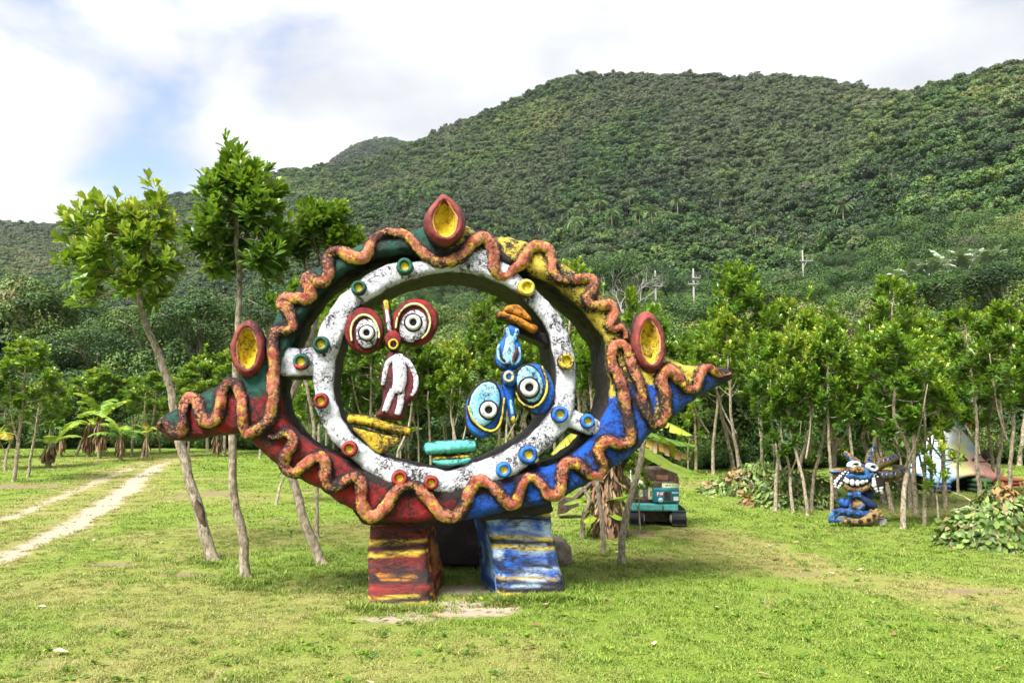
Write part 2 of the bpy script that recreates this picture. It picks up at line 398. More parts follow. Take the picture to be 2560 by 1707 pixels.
xs = np.arange(-30, 30.01, 0.15); ys = np.arange(3.0, 45.01, 0.15)
gx, gy = np.meshgrid(xs, ys); gx = gx.ravel(); gy = gy.ravel()
bare_v, dry_v, sand_v = lawn_masks(gx, gy, True)
gzv = lawn_z(gx, gy) - 0.03 * bare_v + 0.035 * (fbm2(gx * 2.2, gy * 2.2, 3, 61) - 0.5)
nx, ny = len(xs), len(ys)
ii = (np.arange(ny - 1)[:, None] * nx + np.arange(nx - 1)[None]).ravel()
lawn = obj('lawn', mesh('lawn', np.stack([gx, gy, gzv], -1), [np.stack([ii, ii + 1, ii + nx + 1, ii + nx], -1)], {'bare': bare_v, 'dry': dry_v, 'sand': sand_v}), M_LAWN)
tag(lawn, 'mown yellow-green lawn with worn wheel ruts and soil patches', 'lawn', kind='structure')

# the land all round: a polar sheet that runs under the lawn and rises into the mountain
m = NT('hillside_earth')
c = m.ramp(m.noise(0.05, 6, 0.65), [(0.3, (0.018, 0.032, 0.010)), (0.6, (0.035, 0.055, 0.016)), (0.8, (0.060, 0.066, 0.024))])
m.bsdf(c, 0.95, 0.1, m.noise(0.6, 6), 1.0, 0.6)
M_HILL = m.m
ths = np.concatenate([np.linspace(-math.pi, -0.95, 40, endpoint=False), np.linspace(-0.95, 0.95, 330), np.linspace(0.95, math.pi, 40)[1:]])
rs = np.concatenate([np.linspace(0.02, 46, 30), 46 + 1.0 * (np.linspace(0, 1, 200)[1:] ** 1.5) * 760, np.linspace(820, 1650, 40)])
TH, RS = np.meshgrid(ths, rs); hx = (RS * np.sin(TH)).ravel(); hy = (RS * np.cos(TH)).ravel()
hz = terrain_z(hx, hy)
under = (hx > -30.2) & (hx < 30.2) & (hy > 2.8) & (hy < 45.2)
hz = hz - np.where(under, 0.22, 0.02) - np.where(np.hypot(hx, hy) < 3, 0.0, 0.0)
nt_, nr_ = len(ths), len(rs)
ii = (np.arange(nr_ - 1)[:, None] * nt_ + np.arange(nt_ - 1)[None]).ravel()
hill = obj('mountain', mesh('mountain', np.stack([hx, hy, hz], -1), [np.stack([ii, ii + nt_, ii + nt_ + 1, ii + 1], -1)]), M_HILL)
tag(hill, 'forested mountain with a long rounded ridge behind the park', 'mountain', kind='structure')

# ------------------------------------------------------------------ the big ring sculpture
class Plane:
    """upright working plane: local x along it, local -y towards the viewer, z up"""
    def __init__(s, o, yaw):
        s.o = np.array(o, float); s.yaw = yaw; s.a = np.array([math.cos(yaw), math.sin(yaw), 0]); s.b = np.array([-math.sin(yaw), math.cos(yaw), 0])
    def c(s, px, py, y=0.0):
        d = ray(px, py); y = np.asarray(y, float)
        t = ((s.o - EYE) @ s.b + y) / (d @ s.b); P = EYE + d * np.asarray(t)[..., None] - s.o
        return np.stack([P @ s.a, P @ s.b, P[..., 2]], -1)
    def pts(s, L, y=0.0): L = np.asarray(L, float); return s.c(L[:, 0], L[:, 1], y)
    def xz(s, L, y=0.0): return s.pts(L, y)[:, [0, 2]]
    def to_world(s, V): V = np.asarray(V); return s.o + V[..., :1] * s.a + V[..., 1:2] * s.b + V[..., 2:3] * np.array([0, 0, 1.0])
    def to_local(s, P): d = np.asarray(P) - s.o; return np.array([d @ s.a, d @ s.b, d[2]])
PL = Plane((0.0, 9.05, 0.0), R(8))
SCULPT = thing('ring_sculpture', 'huge painted concrete sculpture of a ring inside a pointed wavy-banded body on two legs', 'sculpture', tuple(PL.o), PL.yaw)

def slab(polys, y0, y1, bev, voxel, smooth=2):
    """outlines in (x, z), first the rim then holes -> remeshed rounded slab: V, quads, normals"""
    cu = bpy.data.curves.new('t', 'CURVE'); cu.dimensions = '2D'; cu.fill_mode = 'BOTH'
    for p in polys:
        sp = cu.splines.new('POLY'); sp.points.add(len(p) - 1); sp.use_cyclic_u = True
        for q, v in zip(sp.points, p): q.co = (v[0], v[1], 0, 1)
    cu.extrude = max((y1 - y0) / 2 - bev, 0.001); cu.bevel_depth = bev; cu.bevel_resolution = 3; cu.offset = -bev
    o = bpy.data.objects.new('t', cu); COL.objects.link(o)
    dg = bpy.context.evaluated_depsgraph_get(); me = bpy.data.meshes.new_from_object(o.evaluated_get(dg)); bpy.data.objects.remove(o)
    o = bpy.data.objects.new('t', me); COL.objects.link(o)
    md = o.modifiers.new('r', 'REMESH'); md.mode = 'VOXEL'; md.voxel_size = voxel
    if smooth:
        ms = o.modifiers.new('s', 'SMOOTH'); ms.iterations = smooth; ms.factor = 0.5
    dg = bpy.context.evaluated_depsgraph_get(); ev = bpy.data.meshes.new_from_object(o.evaluated_get(dg), depsgraph=dg)
    n = len(ev.vertices); V = np.zeros(n * 3); ev.vertices.foreach_get('co', V); N = np.zeros(n * 3); ev.vertices.foreach_get('normal', N)
    li = np.zeros(len(ev.loops), int); ev.loops.foreach_get('vertex_index', li); tot = np.zeros(len(ev.polygons), int); ev.polygons.foreach_get('loop_total', tot)
    st = np.zeros(len(ev.polygons), int); ev.polygons.foreach_get('loop_start', st)
    q = st[tot == 4]; Fq = np.stack([li[q + k] for k in range(4)], -1); fs = [Fq]
    t3 = st[tot == 3]
    if len(t3): fs.append(np.stack([li[t3 + k] for k in range(3)], -1))
    bpy.data.objects.remove(o); bpy.data.meshes.remove(me); bpy.data.meshes.remove(ev); bpy.data.curves.remove(cu)
    V = V.reshape(-1, 3); N = N.reshape(-1, 3); ym = (y0 + y1) / 2
    return np.stack([V[:, 0], ym - V[:, 2], V[:, 1]], -1), fs, np.stack([N[:, 0], -N[:, 2], N[:, 1]], -1)

def edge_black(me, lo=0.10, hi=0.50):
    """black outlining along the edges: strongest where the relief turns away from the front"""
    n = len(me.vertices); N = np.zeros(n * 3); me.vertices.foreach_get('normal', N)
    f = -N.reshape(-1, 3)[:, 1]; at = me.attributes.get('edge_black') or me.attributes.new('edge_black', 'FLOAT', 'POINT')
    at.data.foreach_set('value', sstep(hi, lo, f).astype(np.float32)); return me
OUTL = [(379,1070),(383,1055),(410,1030),(456,1003),(513,972),(560,955),(597,940),(630,925),(652,890),(665,850),(677,812),(690,782),(712,750),(738,722),(765,685),(808,655),(840,636),(873,620),(915,600),(970,583),(1026,573),(1056,561),(1085,545),(1110,538),(1135,543),
        (1163,561),(1205,580),(1274,590),(1324,605),(1362,614),(1393,640),(1443,676),(1492,712),(1519,751),(1553,793),(1580,822),(1612,850),(1661,881),(1703,904),(1745,909),(1775,909),(1821,917),(1848,932),(1844,944),(1787,974),(1729,1011),(1687,1042),(1634,1081),
        (1611,1112),(1573,1147),(1527,1177),(1481,1204),(1420,1238),(1377,1257),(1305,1273),(1244,1286),(1163,1302),(1110,1305),(1040,1306),(972,1307),(910,1297),(892,1280),(846,1254),(800,1225),(727,1189),(685,1158),(647,1124),(624,1104),(607,1089),(580,1084),(532,1087),(486,1097),(433,1101),(402,1091)]
HOLE = [(1010,634),(934,647),(876,674),(840,697),(812,724),(785,755),(758,793),(743,827),(728,866),(705,905),(700,950),(704,1000),(720,1043),(745,1080),(781,1112),(853,1143),(920,1172),(1000,1195),(1121,1212),(1240,1190),(1328,1172),(1362,1166),(1404,1152),(1443,1127),
        (1476,1097),(1503,1050),(1516,1030),(1525,996),(1527,957),(1519,919),(1515,858),(1500,831),(1479,804),(1460,781),(1427,750),(1397,722),(1366,703),(1324,688),(1263,668),(1156,660),(1080,650)]
ROPE_A = [(396,1058),(410,1053),(427,1072),(446,1081),(459,1062),(460,1028),(469,1001),(482,993),(496,1005),(502,1032),(514,1051),(528,1056),(544,1043),(552,1009),(559,976),(574,959),(591,963),(603,990),(607,1028),(608,1062),(618,1081),(639,1076),(666,1059),(681,1028),(685,986),(685,938),(683,881),
          (683,843),(693,829),(716,827),(731,816),(729,793),(720,774),(706,758),(712,745),(735,745),(766,749),(777,739),(769,712),(764,699),(777,693),(792,705),(811,705),(821,686),(821,655),(829,634),(853,630),(876,642),(903,647),(920,632),(930,605),(953,586),(987,582),(1018,590),(1037,609),(1056,632),
          (1087,653),(1117,655),(1154,642),(1179,609),(1202,596),(1224,603),(1234,628),(1232,659),(1242,686),(1263,691),(1286,674),(1309,651),(1324,624),(1343,615),(1366,621),(1378,644),(1381,674),(1393,693),(1423,701),(1458,697),(1481,699),(1485,716),(1473,739),(1473,758),(1496,766),(1523,762),(1534,778),(1527,804),(1529,818),(1557,823),(1565,846)]
ROPE_C = [(672,1091),(690,1094),(716,1082),(733,1093),(731,1112),(718,1131),(712,1154),(720,1173),(743,1177),(766,1158),(788,1143),(808,1147),(815,1166),(815,1192),(823,1212),(846,1212),(873,1196),(892,1196),(903,1219),(905,1254),(915,1280),(938,1290),(961,1269),(984,1235),(1010,1214),(1037,1215),(1064,1238),(1087,1269),
          (1110,1286),(1137,1290),(1158,1265),(1171,1231),(1190,1206),(1213,1204),(1236,1223),(1263,1254),(1284,1259),(1297,1238),(1309,1204),(1332,1192),(1351,1208),(1370,1235),(1393,1236),(1404,1212),(1406,1177),(1420,1158),(1443,1162),(1469,1185),(1496,1189),(1511,1166),(1500,1143),(1496,1120),(1515,1104),(1546,1108),
          (1569,1108),(1576,1089),(1569,1043),(1557,978),(1546,940),(1532,915),(1529,877),(1544,860),(1563,869),(1576,900),(1588,934),(1599,969),(1607,1003),(1619,1040),(1634,1060),(1652,1054),(1663,1030),(1663,997),(1657,976),(1652,950),(1663,927),(1680,927),(1699,950),(1718,972),(1737,972),(1749,946),(1758,921),(1775,921),(1795,936),(1812,938),(1826,932)]
RING_O = [(1037,651),(987,653),(934,674),(896,697),(857,732),(823,770),(804,804),(792,835),(783,873),(780,919),(781,960),(785,1009),(800,1055),(832,1105),(865,1140),(911,1177),(972,1212),(1040,1232),(1121,1238),(1190,1228),(1244,1208),(1290,1189),(1322,1166),(1353,1139),(1387,1110),(1420,1072),(1437,1034),(1443,996),(1444,945),
          (1440,892),(1431,854),(1416,812),(1387,766),(1345,724),(1310,690),(1270,655),(1230,622),(1195,610),(1150,622),(1090,642)]
RING_I = [(855,853),(844,891),(839,930),(837,974),(845,1019),(861,1054),(890,1092),(925,1118),(973,1143),(1024,1159),(1075,1169),(1126,1172),(1168,1159),(1216,1146),(1263,1124),(1311,1095),(1343,1067),(1366,1035),(1380,1009),(1388,981),(1391,939),(1385,891),(1375,843),(1356,805),(1330,770),(1299,738),(1263,713),(1210,692),(1156,682),
          (1106,682),(1049,693),(991,712),(953,732),(915,755),(888,781),(868,815)]
THICK = 0.92
C_GREEN, C_RED, C_YEL, C_BLUE, C_WHITE = srgb(28, 88, 72), srgb(150, 26, 28), srgb(226, 198, 70), srgb(16, 88, 196), srgb(226, 226, 232)
C_MAROON, C_CREAM = srgb(112, 44, 44), srgb(236, 226, 150)

M_BODY = paint('body_paint', None, amount=0.475, scale=26, bump=1.0)
# --- lens-shaped body
ol = resample(np.r_[crom(PL.xz(OUTL), 5, True), PL.xz(OUTL[:1])], 0.035)[:-1]; hl = resample(np.r_[crom(PL.xz(HOLE), 5, True), PL.xz(HOLE[:1])], 0.035)[:-1]
V, fs, N = slab([ol, hl], 0.0, THICK, 0.09, 0.026)
de = np.minimum(seg_dist(V[:, 0], V[:, 2], np.r_[ol, ol[:1]]), 9)
xl, xr_ = PL.c(379, 1070)[0], PL.c(1848, 932)[0]
taper = 0.30 + 0.70 * sstep(0.0, 1.25, V[:, 0] - xl); taper = np.minimum(taper, 0.26 + 0.74 * sstep(0.0, 1.35, xr_ - V[:, 0]))
V[:, 1] = THICK / 2 + (V[:, 1] - THICK / 2) * taper - (THICK / 2) * (1 - taper) * 0.55
front = np.clip(-N[:, 1], 0, 1)
V[:, 1] -= front * 0.07 * (1 - np.exp(-de / 0.12))
nz = fbm(V * 5.5, 4, 71, 0.6) - 0.5; nz2 = fbm(V * 17, 3, 72) - 0.5
V = V + N * (nz * 0.06 + nz2 * 0.028)[:, None]
px, py = project(PL.to_world(V))
jx = (fbm(V * 9, 3, 73) - 0.5) * 40; jy = (fbm(V * 9, 3, 74) - 0.5) * 40
qx, qy = px + jx, py + jy
ra, rc = crom(ROPE_A[:21], 4), crom(ROPE_C[68:], 4)
snout = pip(qx, qy, np.r_[ra, [(616, 880), (360, 880)]])
tail = pip(qx, qy, np.r_[rc, [(1860, 860), (1655, 860)]])
green = snout | ((qy < 990) & (qx > 610) & (qx < 1112))
yel = tail | ((qx >= 1112) & (qy < np.where(qx < 1540, 985, 965)) & (qx < 1668))
C = np.where((qx < 1160)[:, None], C_RED, C_BLUE); C = np.where(green[:, None], C_GREEN, C); C = np.where(yel[:, None], C_YEL, C)
lite = fbm(V * 7, 3, 75)[:, None]; C = C * (0.65 + 0.7 * lite)
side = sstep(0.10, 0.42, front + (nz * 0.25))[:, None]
# colour darkens towards the outer outline
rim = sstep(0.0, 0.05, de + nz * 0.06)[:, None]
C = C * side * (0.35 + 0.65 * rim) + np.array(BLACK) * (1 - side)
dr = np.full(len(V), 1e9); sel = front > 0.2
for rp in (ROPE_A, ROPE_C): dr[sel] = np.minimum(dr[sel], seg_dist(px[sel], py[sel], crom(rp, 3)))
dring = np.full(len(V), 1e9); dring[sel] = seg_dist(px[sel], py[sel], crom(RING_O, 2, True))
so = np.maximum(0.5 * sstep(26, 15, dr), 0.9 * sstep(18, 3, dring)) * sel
body = obj('body', mesh('body', V, fs, {'Col': C, 'edge_black': so}), M_BODY, SCULPT)
tag(body, 'lens-shaped body painted green, yellow, red and blue in quarters with a large hole')
BODY_V = V; BODY_PX = (px, py); BODY_F = front
def front_y(P, r=0.10):
    """front surface of the body near local points (for laying things on it)"""
    out = []; sel = BODY_F > 0.5; B = BODY_V[sel]
    for x, z in np.asarray(P)[:, [0, 2]]:
        d = (B[:, 0] - x) ** 2 + (B[:, 2] - z) ** 2; k = d < r * r
        out.append(np.median(B[k, 1]) if k.sum() > 4 else np.nan)
    out = np.array(out); ok = ~np.isnan(out); out = np.interp(np.arange(len(out)), np.nonzero(ok)[0], out[ok])
    return np.convolve(np.pad(out, 4, 'edge'), np.ones(9) / 9, 'valid')

# --- white ring
oo = resample(np.r_[crom(PL.xz(RING_O, -0.06), 5, True), PL.xz(RING_O[:1], -0.06)], 0.035)[:-1]; oi = resample(np.r_[crom(PL.xz(RING_I, -0.06), 5, True), PL.xz(RING_I[:1], -0.06)], 0.035)[:-1]
V, fs, N = slab([oo, oi], -0.07, THICK - 0.03, 0.085, 0.026)
nz = fbm(V * 5.5, 4, 81, 0.6) - 0.5; nz2 = fbm(V * 17, 3, 82) - 0.5; front = np.clip(-N[:, 1], 0, 1)
V = V + N * (nz * 0.045 + nz2 * 0.022)[:, None]
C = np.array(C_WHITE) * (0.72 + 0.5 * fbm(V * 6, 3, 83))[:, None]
# faces turned off the front are painted black
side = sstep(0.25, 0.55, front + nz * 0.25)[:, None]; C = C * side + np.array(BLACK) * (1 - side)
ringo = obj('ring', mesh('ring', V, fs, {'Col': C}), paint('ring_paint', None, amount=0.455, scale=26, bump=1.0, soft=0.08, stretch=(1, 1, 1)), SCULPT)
tag(ringo, 'thick white ring with dark inner side, studded with painted buttons')
# --- bridges between ring and body
def bridge(poly, y0, y1):
    p = resample(np.r_[crom(PL.xz(poly, y0), 3, True), PL.xz(poly[:1], y0)], 0.04)[:-1]
    V, fs, N = slab([p], y0, y1, 0.05, 0.024)
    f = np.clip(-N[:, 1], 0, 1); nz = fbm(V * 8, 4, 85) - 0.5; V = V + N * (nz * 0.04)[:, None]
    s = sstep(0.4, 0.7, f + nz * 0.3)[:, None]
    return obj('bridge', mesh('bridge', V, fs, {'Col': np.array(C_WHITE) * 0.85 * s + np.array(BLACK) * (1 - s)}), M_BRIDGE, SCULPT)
M_BRIDGE = paint('bridge_paint', None, amount=0.47, scale=21, bump=0.9)
bridge([(694,866),(740,868),(800,868),(806,905),(800,938),(740,940),(694,940),(690,905)], -0.01, 0.7)
bridge([(1420,1012),(1446,1026),(1470,1036),(1500,1048),(1506,1068),(1492,1088),(1460,1084),(1428,1070),(1412,1062)], -0.03, 0.7)

# --- wavy rope bands
m = NT('rope_paint')
b = m.ramp(m.noise(7, 5, 0.7), [(0.32, srgb(104, 42, 34)), (0.44, srgb(166, 78, 54)), (0.56, srgb(198, 128, 98)), (0.66, srgb(160, 84, 60))])
fr_ = m.attr('edge_black'); nn = m.noise(26, 7, 0.75, dist=0.8); lo = m.noise(2.2, 3)
b = m.mix(m.ramp(m.math('ADD', m.math('ADD', m.noise(11, 6, 0.75, dist=0.8), m.math('MULTIPLY', fr_, 0.06)), m.math('MULTIPLY', m.attr('under'), 0.11)), [(0.555, 0.0), (0.62, 0.9)]), b, srgb(226, 188, 52))
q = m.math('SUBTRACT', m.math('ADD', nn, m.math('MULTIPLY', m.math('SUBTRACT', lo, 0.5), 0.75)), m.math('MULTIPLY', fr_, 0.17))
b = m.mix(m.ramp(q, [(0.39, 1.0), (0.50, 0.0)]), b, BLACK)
m.bsdf(b, 0.55, 0.35, m.math('ADD', nn, m.math('MULTIPLY', m.noise(70, 3), 0.35)), 1.0, 0.035)
M_ROPE = m.m
def rope(path, seed, label):
    P = PL.pts(crom(path, 8)); P = resample(P, 0.022)
    fy = front_y(P); n = len(P)
    P = PL.c(*project(PL.to_world(P)), fy - 0.022)
    e = np.minimum(np.arange(n), np.arange(n)[::-1]) * 0.022
    rad = 0.070 * (0.55 + 0.45 * sstep(0, 0.35, e)) * (0.70 + 0.62 * fbm(P * 3.2, 3, seed))
    px_, _ = project(PL.to_world(P)); rad *= np.clip(0.62 + 0.38 * sstep(1835, 1720, px_), 0, 1) * np.clip(0.7 + 0.3 * sstep(385, 450, px_), 0, 1)
    V, fs = tube(P, rad, 14, True, 0.030, 13, seed)
    me = edge_black(mesh('wavy_band', V, fs), 0.10, 0.95); N = np.zeros(len(V) * 3); me.vertices.foreach_get('normal', N)
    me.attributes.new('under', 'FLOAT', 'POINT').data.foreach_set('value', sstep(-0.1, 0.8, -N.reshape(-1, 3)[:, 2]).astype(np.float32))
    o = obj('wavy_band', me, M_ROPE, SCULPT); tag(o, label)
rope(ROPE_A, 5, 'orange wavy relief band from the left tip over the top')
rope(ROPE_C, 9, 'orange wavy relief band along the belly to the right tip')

# --- three hollow eggs
M_EGG = paint('egg_paint', [srgb(96, 34, 36), srgb(126, 52, 46), srgb(168, 78, 62)], amount=0.410, scale=13, bump=0.7)
M_HOLLOW = paint('egg_hollow_paint', [srgb(200, 160, 20), srgb(232, 200, 30), srgb(240, 215, 60)], dark=srgb(70, 60, 25), amount=0.450, scale=25, bump=0.7, big=5)
M_EGGRIM = paint('egg_rim_paint', [srgb(214, 140, 90), srgb(226, 180, 90), srgb(150, 70, 50)], amount=0.450, scale=27, bump=0.7, big=7)
def egg(px, py, ex, ez, rot, y, pt, seed, label):
    c = PL.c(px, py, y); k = np.linalg.norm(PL.c(px + 1, py, y) - c)
    def warp(a, rho):
        up = np.clip(np.sin(a), 0, 1); inner = sstep(0.8, 0.5, rho)
        fx = (1 - pt * up ** 1.6) * (1 - inner * (0.10 + 0.16 * up ** 2)); fz = (1 + pt * 0.18 * up ** 3) * (1 + inner * 0.17) + 0 * a
        return fx, fz
    prof = [(0.54, 0.085), (0.60, 0.135), (0.70, 0.165), (0.80, 0.155), (0.90, 0.115), (0.97, 0.06), (1.0, 0.0), (0.97, -0.10), (0.86, -0.20), (0.6, -0.27), (0.001, -0.29)]
    V, fs = lathe(prof, 44, ex * k, ez * k, rot, c, warp, 0.016, 7, seed)
    e = obj('egg', edge_black(mesh('egg', V, fs), 0.0, 0.4), M_EGG, SCULPT); tag(e, label)
    prof = [(0.001, 0.0), (0.25, 0.004), (0.42, 0.028), (0.50, 0.062), (0.535, 0.085)]
    V, fs = lathe(prof, 44, ex * k, ez * k, rot, c, warp, 0.012, 9, seed + 1); obj('hollow', mesh('hollow', V, fs), M_HOLLOW, e)
    prof = [(0.525, 0.078), (0.55, 0.102), (0.585, 0.132), (0.625, 0.152), (0.64, 0.140)]
    V, fs = lathe(prof, 44, ex * k, ez * k, rot, c, warp, 0.012, 11, seed + 2); obj('hollow_rim', mesh('hollow_rim', V, fs), M_EGGRIM, e)
egg(624, 873, 45, 77, R(2), 0.02, 0.10, 21, 'maroon egg with yellow hollow above the left snout')
egg(1111, 556, 53, 66, R(3), -0.13, 0.42, 31, 'maroon teardrop egg with yellow hollow on top')
egg(1617, 858, 43, 76, R(4), 0.0, 0.08, 41, 'maroon egg with yellow hollow above the right tail')

# --- buttons on the ring
M_BG, M_BR = paint('button_green', [srgb(24, 78, 62), srgb(30, 96, 74)], amount=0.410, scale=27, bump=0.6), paint('button_red', [srgb(140, 34, 28), srgb(176, 58, 44)], amount=0.430, scale=27, bump=0.6)
M_BB, M_BY = paint('button_blue', [srgb(22, 92, 190), srgb(46, 126, 214)], amount=0.410, scale=27, bump=0.6), paint('button_yellow', [srgb(206, 178, 50), srgb(232, 206, 90)], amount=0.450, scale=27, bump=0.6)
M_BC = paint('button_centre_yellow', [srgb(216, 186, 24), srgb(240, 216, 60)], dark=srgb(110, 90, 30), amount=0.430, scale=32, bump=0.5)
BTN = [(1012,667,22,M_BG,'green'),(897,720,19,M_BG,'green'),(803,861,21,M_BG,'green'),(753,904,20,M_BG,'green and red'),(803,1002,19,M_BR,'red'),(874,1122,20,M_BR,'red'),(999,1194,20,M_BR,'red'),(1078,1206,18,M_BR,'red'),
       (1259,1174,20,M_BB,'blue'),(1320,1136,24,M_BB,'blue'),(1399,1036,22,M_BB,'blue'),(1468,1053,19,M_BB,'blue'),(1316,720,23,M_BY,'yellow'),(1415,903,22,M_BY,'yellow')]
for i, (bx, by, br, mt, cn) in enumerate(BTN):
    y = -0.085 if i not in (3, 11) else -0.05
    c = PL.c(bx, by, y); k = 0.00472 * br
    prof = [(0.44, 0.030), (0.50, 0.048), (0.62, 0.064), (0.76, 0.062), (0.90, 0.042), (1.0, 0.0), (1.0, -0.04)]
    V, fs = lathe(prof, 28, k, k, 0, c, None, 0.009, 14, 50 + i)
    b_ = obj('button', edge_black(mesh('button', V, fs), 0.0, 0.45), mt, SCULPT)
    V, fs = lathe([(0.001, 0.028), (0.25, 0.026), (0.40, 0.020), (0.48, 0.030)], 24, k, k, 0, c, None, 0.005, 18, 80 + i); obj('button_centre', mesh('button_centre', V, fs), M_BC, b_)
    if i == 3:
        a = np.linspace(R(190), R(350), 20); P = c + np.stack([np.cos(a) * k * 0.74, np.full(20, -0.05), np.sin(a) * k * 0.74], -1)
        V, fs = tube(P, 0.027 * np.sin(np.linspace(0.25, math.pi - 0.25, 20)), 8, True, 0.004, 14); obj('red_lower_rim', mesh('red_lower_rim', V, fs), M_BR, b_)

# --- figures inside the ring
zl = lambda u, v: (820 + u / 3.136, 700 + v / 3.136)
zr2 = lambda u, v: (1120 + u / 3.136, 700 + v / 3.136)
KP = 9.05 / 1920 / 3.136          # metres per unit of the two close-up tracings
P_RED = paint('figure_red', [srgb(96, 22, 26), srgb(136, 28, 30), srgb(166, 34, 32)], amount=0.430, scale=22)
P_PLUM = paint('figure_plum', [srgb(92, 32, 36), srgb(116, 42, 46)], amount=0.450, scale=22)
P_WHITE = paint('figure_white', [srgb(232, 226, 232)], amount=0.470, scale=27, soft=0.07)
P_PURE = paint('figure_eye_white', [srgb(238, 236, 232)], amount=0.350, scale=32)
P_CREAM = paint('figure_cream', [srgb(232, 222, 160)], amount=0.390, scale=32)
P_BLACK = paint('figure_black', [srgb(34, 26, 26)], amount=0.350, scale=25)
P_YEL = paint('figure_yellow', [srgb(196, 160, 30), srgb(226, 192, 44)], amount=0.470, scale=21, dark=srgb(70, 52, 20))
P_ORG = paint('figure_orange', [srgb(196, 112, 16), srgb(226, 150, 26)], amount=0.500, scale=18, dark=srgb(50, 38, 12), big=3)
P_TEAL = paint('figure_teal', [srgb(64, 176, 164), srgb(116, 214, 200)], amount=0.450, scale=25, dark=srgb(24, 52, 52))
P_BLUE = paint('figure_blue', [srgb(16, 84, 186), srgb(38, 122, 214)], amount=0.430, scale=22)
P_SKY = paint('figure_sky_blue', [srgb(96, 178, 224), srgb(150, 208, 240), srgb(190, 226, 244)], amount=0.440, scale=23)
P_YBR = paint('figure_bright_yellow', [srgb(214, 190, 40), srgb(236, 214, 90)], amount=0.430, scale=30)
def part(name, vf, mat, parent): return obj(name, edge_black(mesh(name, *vf)), mat, parent)
def arc_pts(zf, pts, y): return PL.pts([zf(*p) for p in pts], y)
def eye(zf, c, rx, rz, rot, y, th, m_rim, m_in, inner, torus, arc, m_arc, m_wh, label):
    C0 = PL.c(*zf(*c), y); k = KP
    e = part('eye_disc', lathe(disc_prof(th), 44, rx * k, rz * k, rot, C0, None, 0.012, 8, int(c[0])), m_rim, SCULPT); tag(e, label)
    (iu, iv), irx, irz = inner
    Ci = PL.c(*zf(iu, iv), y - th * 0.98)
    part('eye_groove', lathe([(0.001, 0.02), (0.9, 0.020), (1.0, 0.0), (1.0, -0.04)], 40, irx * k * 1.07, irz * k * 1.07, rot, Ci, None, 0.004, 12), P_BLACK, e)
    part('eye_field', lathe([(0.001, 0.040), (0.6, 0.042), (0.88, 0.036), (1.0, 0.012), (1.0, -0.02)], 40, irx * k, irz * k, rot, Ci, None, 0.006, 12), m_in, e)
    (tu, tv), tr = torus
    Ct = PL.c(*zf(tu, tv), y - th - 0.03); t = tr * k
    part('eye_groove', lathe([(0.001, 0.018), (1.0, 0.018), (1.12, 0.0)], 30, t * 1.10, t * 1.10, 0, Ct), P_BLACK, e)
    part('eye_ring', lathe([(0.42, 0.015), (0.46, 0.036), (0.60, 0.048), (0.78, 0.046), (0.93, 0.030), (1.0, 0.0)], 30, t, t, 0, Ct, None, 0.004, 16), m_wh, e)
    part('pupil', lathe([(0.001, 0.010), (0.36, 0.016), (0.46, 0.028)], 20, t, t, 0, Ct), P_BLACK, e)
    A = resample(crom(arc_pts(zf, arc, y - th * 1.06), 8), 0.012); n = len(A)
    rr = 0.0165 * (0.6 + 0.4 * np.sin(np.linspace(0.25, math.pi - 0.25, n)))
    part('brow_arc', tube(A + np.array([0, 0.012, 0]), rr * 1.5, 8, True, 0.002, 20), P_BLACK, e)
    part('brow_arc', tube(A - np.array([0, 0.012, 0]), rr, 10, True, 0.003, 20), m_arc, e)
    return e
eye(zl, (287, 400), 152, 185, R(6), 0.03, 0.13, P_RED, P_WHITE, ((305, 420), 88, 118), ((303, 416), 56), [(188,478),(180,400),(200,330),(245,285),(300,276),(350,305),(385,360),(402,420),(400,455)], P_CREAM, P_PURE, 'red eye disc beside the ring, smaller of the pair')
eye(zl, (685, 335), 176, 190, R(-22), 0.03, 0.13, P_RED, P_WHITE, ((668, 362), 104, 134), ((668, 334), 62), [(532,380),(545,300),(585,230),(650,192),(720,197),(775,245),(800,320),(790,390),(765,430),(735,458)], P_CREAM, P_PURE, 'red eye disc, larger of the pair, at upper centre')
# red figure: nose stalk, nose, body
nb = part('nose', lathe(disc_prof(0.12), 30, 66 * KP, 82 * KP, 0, PL.c(*zl(512, 478), 0.0), None, 0.012, 9), P_RED, SCULPT)
cn_ = PL.c(*zl(513, 503), -0.125)
part('nostril_ring', lathe([(0.55, 0.0), (0.66, 0.024), (0.84, 0.024), (1.0, 0.0)], 24, 40 * KP, 44 * KP, 0, cn_, None, 0.003, 20), P_YBR, nb)
part('nostril', lathe([(0.001, -0.004), (0.5, 0.0), (0.62, 0.012)], 20, 40 * KP, 44 * KP, 0, cn_), P_BLACK, nb)
st = resample(crom(arc_pts(zl, [(455,165),(460,230),(470,300),(483,390),(495,430)], 0.0), 6), 0.02); n = len(st)
sk = part('nose_stalk', tube(st, 0.050 * (0.62 + 0.4 * np.sin(np.linspace(0.5, math.pi - 0.2, n))), 12, True, 0.004, 12), P_PLUM, SCULPT)
part('white_stripe', tube(st[5:] - np.array([0, 0.030, 0]), 0.028, 10, True, 0.003, 15), P_WHITE, sk)
part('yellow_tip', tube(st[:7] - np.array([0, 0.026, 0]), 0.036 * np.sin(np.linspace(0.9, 2.2, 7)), 10, True, 0.003, 15), P_YBR, sk)
FB = [(478,560),(445,630),(418,720),(405,820),(420,852),(430,900),(410,1000),(372,1062),(430,1080),(500,1092),(585,1100),(602,1050),(640,960),(690,922),(716,850),(702,735),(662,650),(602,575),(540,556)]
p = resample(np.r_[crom(PL.xz([zl(*q) for q in FB], -0.02), 4, True), PL.xz([zl(*FB[0])], -0.02)], 0.02)[:-1]
